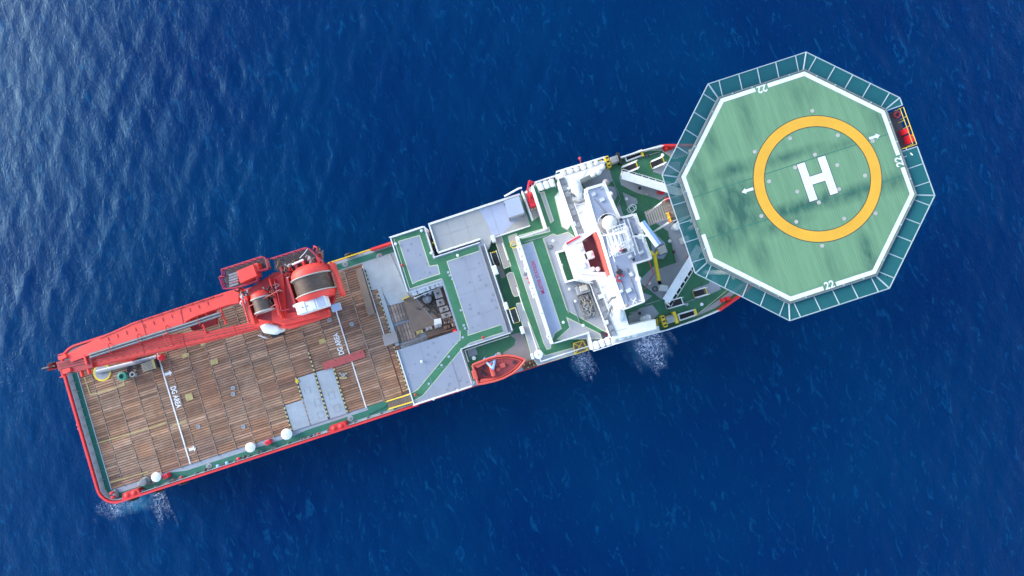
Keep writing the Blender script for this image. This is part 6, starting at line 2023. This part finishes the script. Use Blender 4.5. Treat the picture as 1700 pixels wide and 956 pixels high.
x, y = P(246, 607.5, MD + .8)
cr_ = thing('slatted_crate', 'yellowed slatted crate with a black end under the crane boom', 'crate', (x, y, MD + .13))
for k in range(6):
    MB().box((x - .1, y - .5 + k * .2, MD + .85), (1.5, .13, .06)).build('slat', 'rope', cr_)
MB().box((x - .1, y, MD + .45), (1.45, 1.15, .68)).build('crate_body', 'brown_plate', cr_)
MB().box((x + .85, y, MD + .5), (.35, 1.25, .8)).build('end_frame', 'old_yellow', cr_)
MB().box((x + 1.12, y, MD + .5), (.18, 1.25, .8)).build('end_cap', 'black', cr_)
x, y = P(264, 594, MD + 1.2)
rbx = thing('red_buoy', 'small round red buoy at the head of the white deck line', 'buoy', (x, y, MD + .13))
MB().lathe((x, y, MD + .13), [(.1, 0), (.38, .2), (.45, .55), (.38, .9), (.1, 1.05)], 16).build('float', 'bright_red', rbx, smooth=True)
MB().cyl((x, y, MD + 1.15), (x, y, MD + 1.3), .06).build('eye', 'dark', rbx)
lg = thing('pipe_bundle', 'long pale grey pipe bundle lying along the underside of the crane boom', 'pipes', (*P(215, 600, MD + .6), MD + .13))
for k in range(3):
    a_, b2 = P(158, 616 + k * 2.2, MD + .7), P(258, 591 + k * 2.2, MD + .7)
    MB().tube([(*a_, MD + .5), (*b2, MD + .5)], .11, 8).build('pipe', ['white_dirty', 'grey', 'mid_grey'][k], lg)
# bollards on the stern
for px, lb in (((131, 708), 'red roller bollard on the middle of the stern rail'), ((186, 822), 'red bollard pair by the starboard stern corner')):
    x, y = P(px[0], px[1], 6.9)
    s = thing('bollard', lb, 'bollard', (x, y, MD))
    MB().box((x, y, MD + .25), (.5, 1.1, .5)).build('base', 'grey', s)
    for o in (-.3, .3):
        MB().lathe((x, y + o, MD + .5), [(.16, 0), (.16, .4), (.22, .42), (.22, .52), (.08, .55)], 12).build('post', 'hull_red', s)
# tyre fenders on the outside of the hull
for i, (x, y) in enumerate(((-58.2, -11.42), (-54.6, -11.42), (-51.0, -11.42), (-44.0, 11.45), (-49.5, 11.45), (-20.0, 11.45))):
    s = thing('tyre_fender', 'black tyre fender hung on the %s side of the red hull' % ('starboard stern' if y < 0 else 'port'), 'fender', (x, y, 5.4), 'tyre fenders along the hull')
    MB().lathe((x, y - .22, 6.35), [(.3, 0), (.62, .04), (.7, .2), (.62, .4), (.3, .44)], 20, 'Y').build('tyre', 'black', s, smooth=True)
    MB().tube([(x, y, 6.9), (x, y * .985, 7.25)], .04, 5).build('chain', 'dark', s)
# small yellow ladder bridge beside the hatch deck
x0, x1 = -21.1, -17.25
lb_ = thing('gangway', 'yellow railed gangway with dark treads beside the hatch deck', 'gangway', ((x0 + x1) / 2, -9.9, MD))
for k in range(16):
    MB().bx(x0 + k * .24, x0 + k * .24 + .18, -10.4, -9.45, MD + .45 + .06 * k, MD + .5 + .06 * k).build('tread', 'brown_plate', lb_)
for yy in (-10.46, -9.39):
    MB().tube([(x0, yy, MD + .5), (x1, yy, MD + 1.5)], .09, 6).build('side_rail', 'yellow', lb_)
    MB().rail([(x0, yy, MD + .3), (x1, yy, MD + 1.0)], 1.0, 2, 1.0, .04).build('handrail', 'yellow', lb_)
x, y = P(622, 677, MD + .3)
MB().prism(PP([(610, 675), (640, 664), (645, 670), (638, 676), (612, 688)], MD + .2), MD + .01, MD + .12).build('side_patch', 'wall_green', ship)

# ---------------------------------------------------------------- clutter that makes the decks read as worked in
# wheelhouse roof: cable trays, boxes, whip aerials
for a_, b2 in (((985, 330), (1004, 352)), ((1016, 330), (1028, 362)), ((1022, 440), (1042, 500)), ((1040, 445), (1058, 495)), ((1046, 368), (1064, 425))):
    MB().tube([(*P(a_[0], a_[1], RF + .1), RF + .1), (*P(b2[0], b2[1], RF + .1), RF + .1)], .07, 6).build('cable_tray', 'grey', wh)
for px, s3 in (((1000, 331), (.5, .4, .3)), ((1044, 482), (.6, .4, .35)), ((1032, 483), (.35, .35, .3)), ((1048, 455), (.4, .5, .3)), ((1060, 372), (.4, .5, .4)), ((1066, 418), (.5, .35, .4)), ((1047, 425), (.35, .35, .5)), ((986, 322), (.4, .4, .25))):
    MB().box((*P(px[0], px[1], RF + s3[2]), RF + s3[2] / 2), s3, .2).build('junction_box', 'white_dirty', wh)
for i, (px, h) in enumerate((((976, 318), 3.2), ((1001, 309), 3.0), ((1065, 499), 3.4), ((1038, 511), 2.8), ((1077, 428), 2.6), ((1052, 360), 2.8), ((1023, 383), 4.5), ((1040, 381), 5.0), ((1046, 412), 4.2))):
    x, y = P(px[0], px[1], RF + h * .5)
    w_ = thing('whip_aerial', 'thin white whip aerial on the wheelhouse roof, ' + ['aft port corner', 'forward port corner', 'forward starboard corner', 'aft starboard corner', 'beside the corner floodlight', 'by the inner forward corner', 'between radome and mast', 'beside the mast platform', 'beside the mast foot'][i], 'aerial', (x, y, RF))
    MB().cyl((x, y, RF), (x, y, RF + h), .035, .02, 5).build('whip', 'white', w_)
    MB().cyl((x, y, RF), (x, y, RF + .35), .09, .09, 8).build('insulator', 'grey', w_)
# casing top: seams, hatches, pipes, rungs
for a_, b2 in (((940, 300), (962, 364)), ((948, 345), (978, 336)), ((955, 405), (975, 398)), ((965, 455), (1010, 460)), ((990, 480), (1022, 470)), ((1003, 520), (1030, 511)), ((975, 282), (966, 300)), ((1010, 553), (1040, 545))):
    MB().tube([(*P(a_[0], a_[1], CS + .01), CS + .01), (*P(b2[0], b2[1], CS + .01), CS + .01)], .025, 4).build('weld_seam', 'grey', cs)
for px, s3 in (((952, 372), (.6, .6, .15)), ((962, 350), (.4, .4, .3)), ((965, 412), (.5, .5, .2)), ((970, 440), (.4, .7, .25)), ((998, 492), (.6, .5, .2)), ((1007, 535), (.5, .5, .2)), ((945, 312), (.35, .35, .35))):
    MB().box((*P(px[0], px[1], CS + s3[2]), CS + s3[2] / 2), s3).build('casing_hatch', 'white_dirty', cs, bevel=.04)
for a_, b2 in (((951, 330), (968, 378)), ((995, 470), (1014, 524))):
    MB().tube([(*P(a_[0], a_[1], CS + .2), CS + .2), (*P(b2[0], b2[1], CS + .2), CS + .2)], .06, 6).build('deck_pipe', 'white_dirty', cs)
# foredeck: pipes and small fittings
for pts in ([(1016, 296), (1030, 330), (1022, 350)], [(1064, 300), (1090, 312)], [(1110, 390), (1126, 434)], [(1072, 505), (1096, 498)], [(1130, 505), (1175, 488)], [(1045, 520), (1075, 512)], [(1060, 262), (1095, 252)]):
    MB().tube([(*P(a_, b2, FD + .15), FD + .15) for a_, b2 in pts], .06, 6).build('deck_pipe', 'grey', fd)
for i, px in enumerate(((1040, 330), (1062, 312), (1075, 322), (1112, 400), (1118, 418), (1090, 452), (1078, 470), (1062, 520), (1140, 505), (1165, 505), (1075, 258), (1120, 252), (1100, 257))):
    x, y = P(px[0], px[1], FD + .5)
    h_ = thing('deck_fitting', 'small %s fitting on the foredeck ' % ['white', 'dark', 'grey'][i % 3] + ['by the ladder cage', 'under the port breakwater', 'inside the port breakwater', 'beside the foam tank', 'aft of the foam tank', 'at the tip of the yellow jib', 'by the pink hose end', 'behind the starboard casing', 'near the starboard stairs', 'near the starboard mooring opening', 'by the port mooring opening', 'near the port bollards', 'between port stairs and rail'][i], 'fitting', (x, y, FD))
    MB().cyl((x, y, FD), (x, y, FD + .4), .12, .1, 8).build('stem', 'grey', h_)
    MB().lathe((x, y, FD + .4), [(.1, 0), (.22, .06), (.2, .18), (.06, .24)], 10).build('head', ['white', 'dark', 'grey'][i % 3], h_)
# plate seams on the painted decks
for a_, b2 in (((-17.0, -7.2), (-9.1, -7.2)), ((-14.0, -3.4), (-14.0, -10.5)), ((-7.0, 1.2), (-2.6, 1.2)), ((-7.0, -2.0), (-2.6, -2.0)), ((-4.8, 5.9), (-4.8, -4.2)), ((-7.0, 4.0), (-2.6, 4.0))):
    MB().strip([a_, b2], .035, D1 + .022).build('deck_seam', 'grey', hd)
for a_, b2 in (((-5.6, 7.6), (-5.6, 11.3)), ((-3.2, 7.6), (-3.2, 11.3)), ((-7.8, 9.5), (-1.0, 9.5)), ((.6, 7.3), (.6, 11.3)), ((2.6, 8.2), (2.6, 11.3))):
    MB().strip([a_, b2], .035, D1 + .024).build('deck_seam', 'taupe', gd)
# hydrants and fittings on the hatch deck edge
for i, px in enumerate(((657, 405), (668, 440), (700, 383), (716, 420), (760, 424), (690, 655), (720, 662), (760, 648), (700, 600), (802, 560))):
    x, y = P(px[0], px[1], D1 + .4)
    h_ = thing('deck_hydrant', '%s deck fitting on the hatch deck ' % ('red hydrant' if i % 4 == 1 else 'grey') + ['at its aft port corner', 'halfway along the port edge line', 'by the slot of gas bottles', 'at the bend of the green walkway', 'on the walkway below the port deck', 'at the foot of the green diagonal', 'on the starboard edge', 'near the boat bay corner', 'beside the pit edge', 'at the end of the boat bay wall'][i], 'fitting', (x, y, D1))
    MB().cyl((x, y, D1), (x, y, D1 + .45), .1, .1, 8).build('stem', 'bright_red' if i % 4 == 1 else 'grey', h_)
    MB().lathe((x, y, D1 + .4), [(.1, 0), (.2, .05), (.2, .14), (.08, .2)], 10).build('cap', 'crane_dark' if i % 4 == 1 else 'white_dirty', h_)
# muster deck pipes
for pts in ([(905, 400), (944, 520)], [(950, 500), (962, 535)], [(870, 402), (908, 391)], [(934, 378), (950, 386)]):
    MB().tube([(*P(a_, b2, MU + .12), MU + .12) for a_, b2 in pts], .05, 6).build('deck_pipe', 'grey', mu)
for i, px in enumerate(((918, 400), (932, 440), (945, 480), (955, 500), (968, 540), (935, 535))):
    x, y = P(px[0], px[1], MU + .4)
    h_ = thing('vent_post', 'short grey vent post on the muster deck ' + ['beside the square manhole', 'aft of the green trough', 'by the generator', 'at the rope basket', 'near the starboard raft rack', 'on the grey triangle'][i], 'vent', (x, y, MU))
    MB().cyl((x, y, MU), (x, y, MU + .5), .09, .09, 8).build('post', 'grey', h_)
    MB().lathe((x, y, MU + .5), [(.09, 0), (.2, .05), (.18, .16), (.05, .2)], 10).build('cap', 'white_dirty', h_)
# crane: wire ropes, rungs and bolts on the booms
for dy in (-.35, .0, .3):
    MB().tube([(P(95, 609, ZB + .5)[0], P(95, 609, ZB + .5)[1] + dy, ZB + .45), (P(250, 575, ZB + .3)[0], P(250, 575, ZB + .3)[1] + dy, ZB + .28), (P(420, 538, ZB + .3)[0], P(420, 538, ZB + .3)[1] + dy, ZB + .4)], .03, 5).build('wire_rope', 'dark', cr)
for i in range(22):
    px = (168 + i * 12, 600 - i * 2.75)
    MB().cyl((*P(px[0], px[1], ZB), ZB), (*P(px[0], px[1], ZB), ZB + .06), .07, None, 6).build('bolt', 'crane_dark', main)
for i in range(12):
    px = (180 + i * 15, 563 - i * 5.4)
    MB().box((*P(px[0], px[1], ZB + .6), ZB + .58), (.06, .5, .05)).build('rung', 'crane_dark', jib)
for a_, b2 in (((235, 530), (243, 556)), ((300, 510), (305, 538)), ((180, 556), (184, 578)), ((232, 570), (236, 590)), ((300, 556), (304, 576)), ((385, 542), (390, 555))):
    MB().tube([(*P(a_[0], a_[1], ZB + .5), ZB + (.57 if a_[1] < 560 and b2[1] < 580 and a_[0] < 306 and a_[1] != 556 else .02)), (*P(b2[0], b2[1], ZB + .5), ZB + (.57 if a_[1] < 560 and b2[1] < 580 and a_[0] < 306 and a_[1] != 556 else .02))], .03, 4).build('weld_seam', 'crane_dark', cr)

# painted sides of the deck blocks (tops keep their deck paint)
for ob, m_ in ((fd, 'hull_red'), (w1, 'white'), (w2, 'white'), (mu, 'white'), (hd, 'white'), (gd, 'white')):
    ob.data.materials.append(M[m_])
    for f_ in ob.data.polygons:
        if abs(f_.normal.z) < .5:
            f_.material_index = 1
# stowage rest under the boom
px_, py_ = P(170, 596, ZB)
MB().box((px_, py_, (MD + ZB - 1.7) / 2), (.5, 1.4, ZB - 1.72 - MD)).build('boom_rest', 'crane_red', cr)
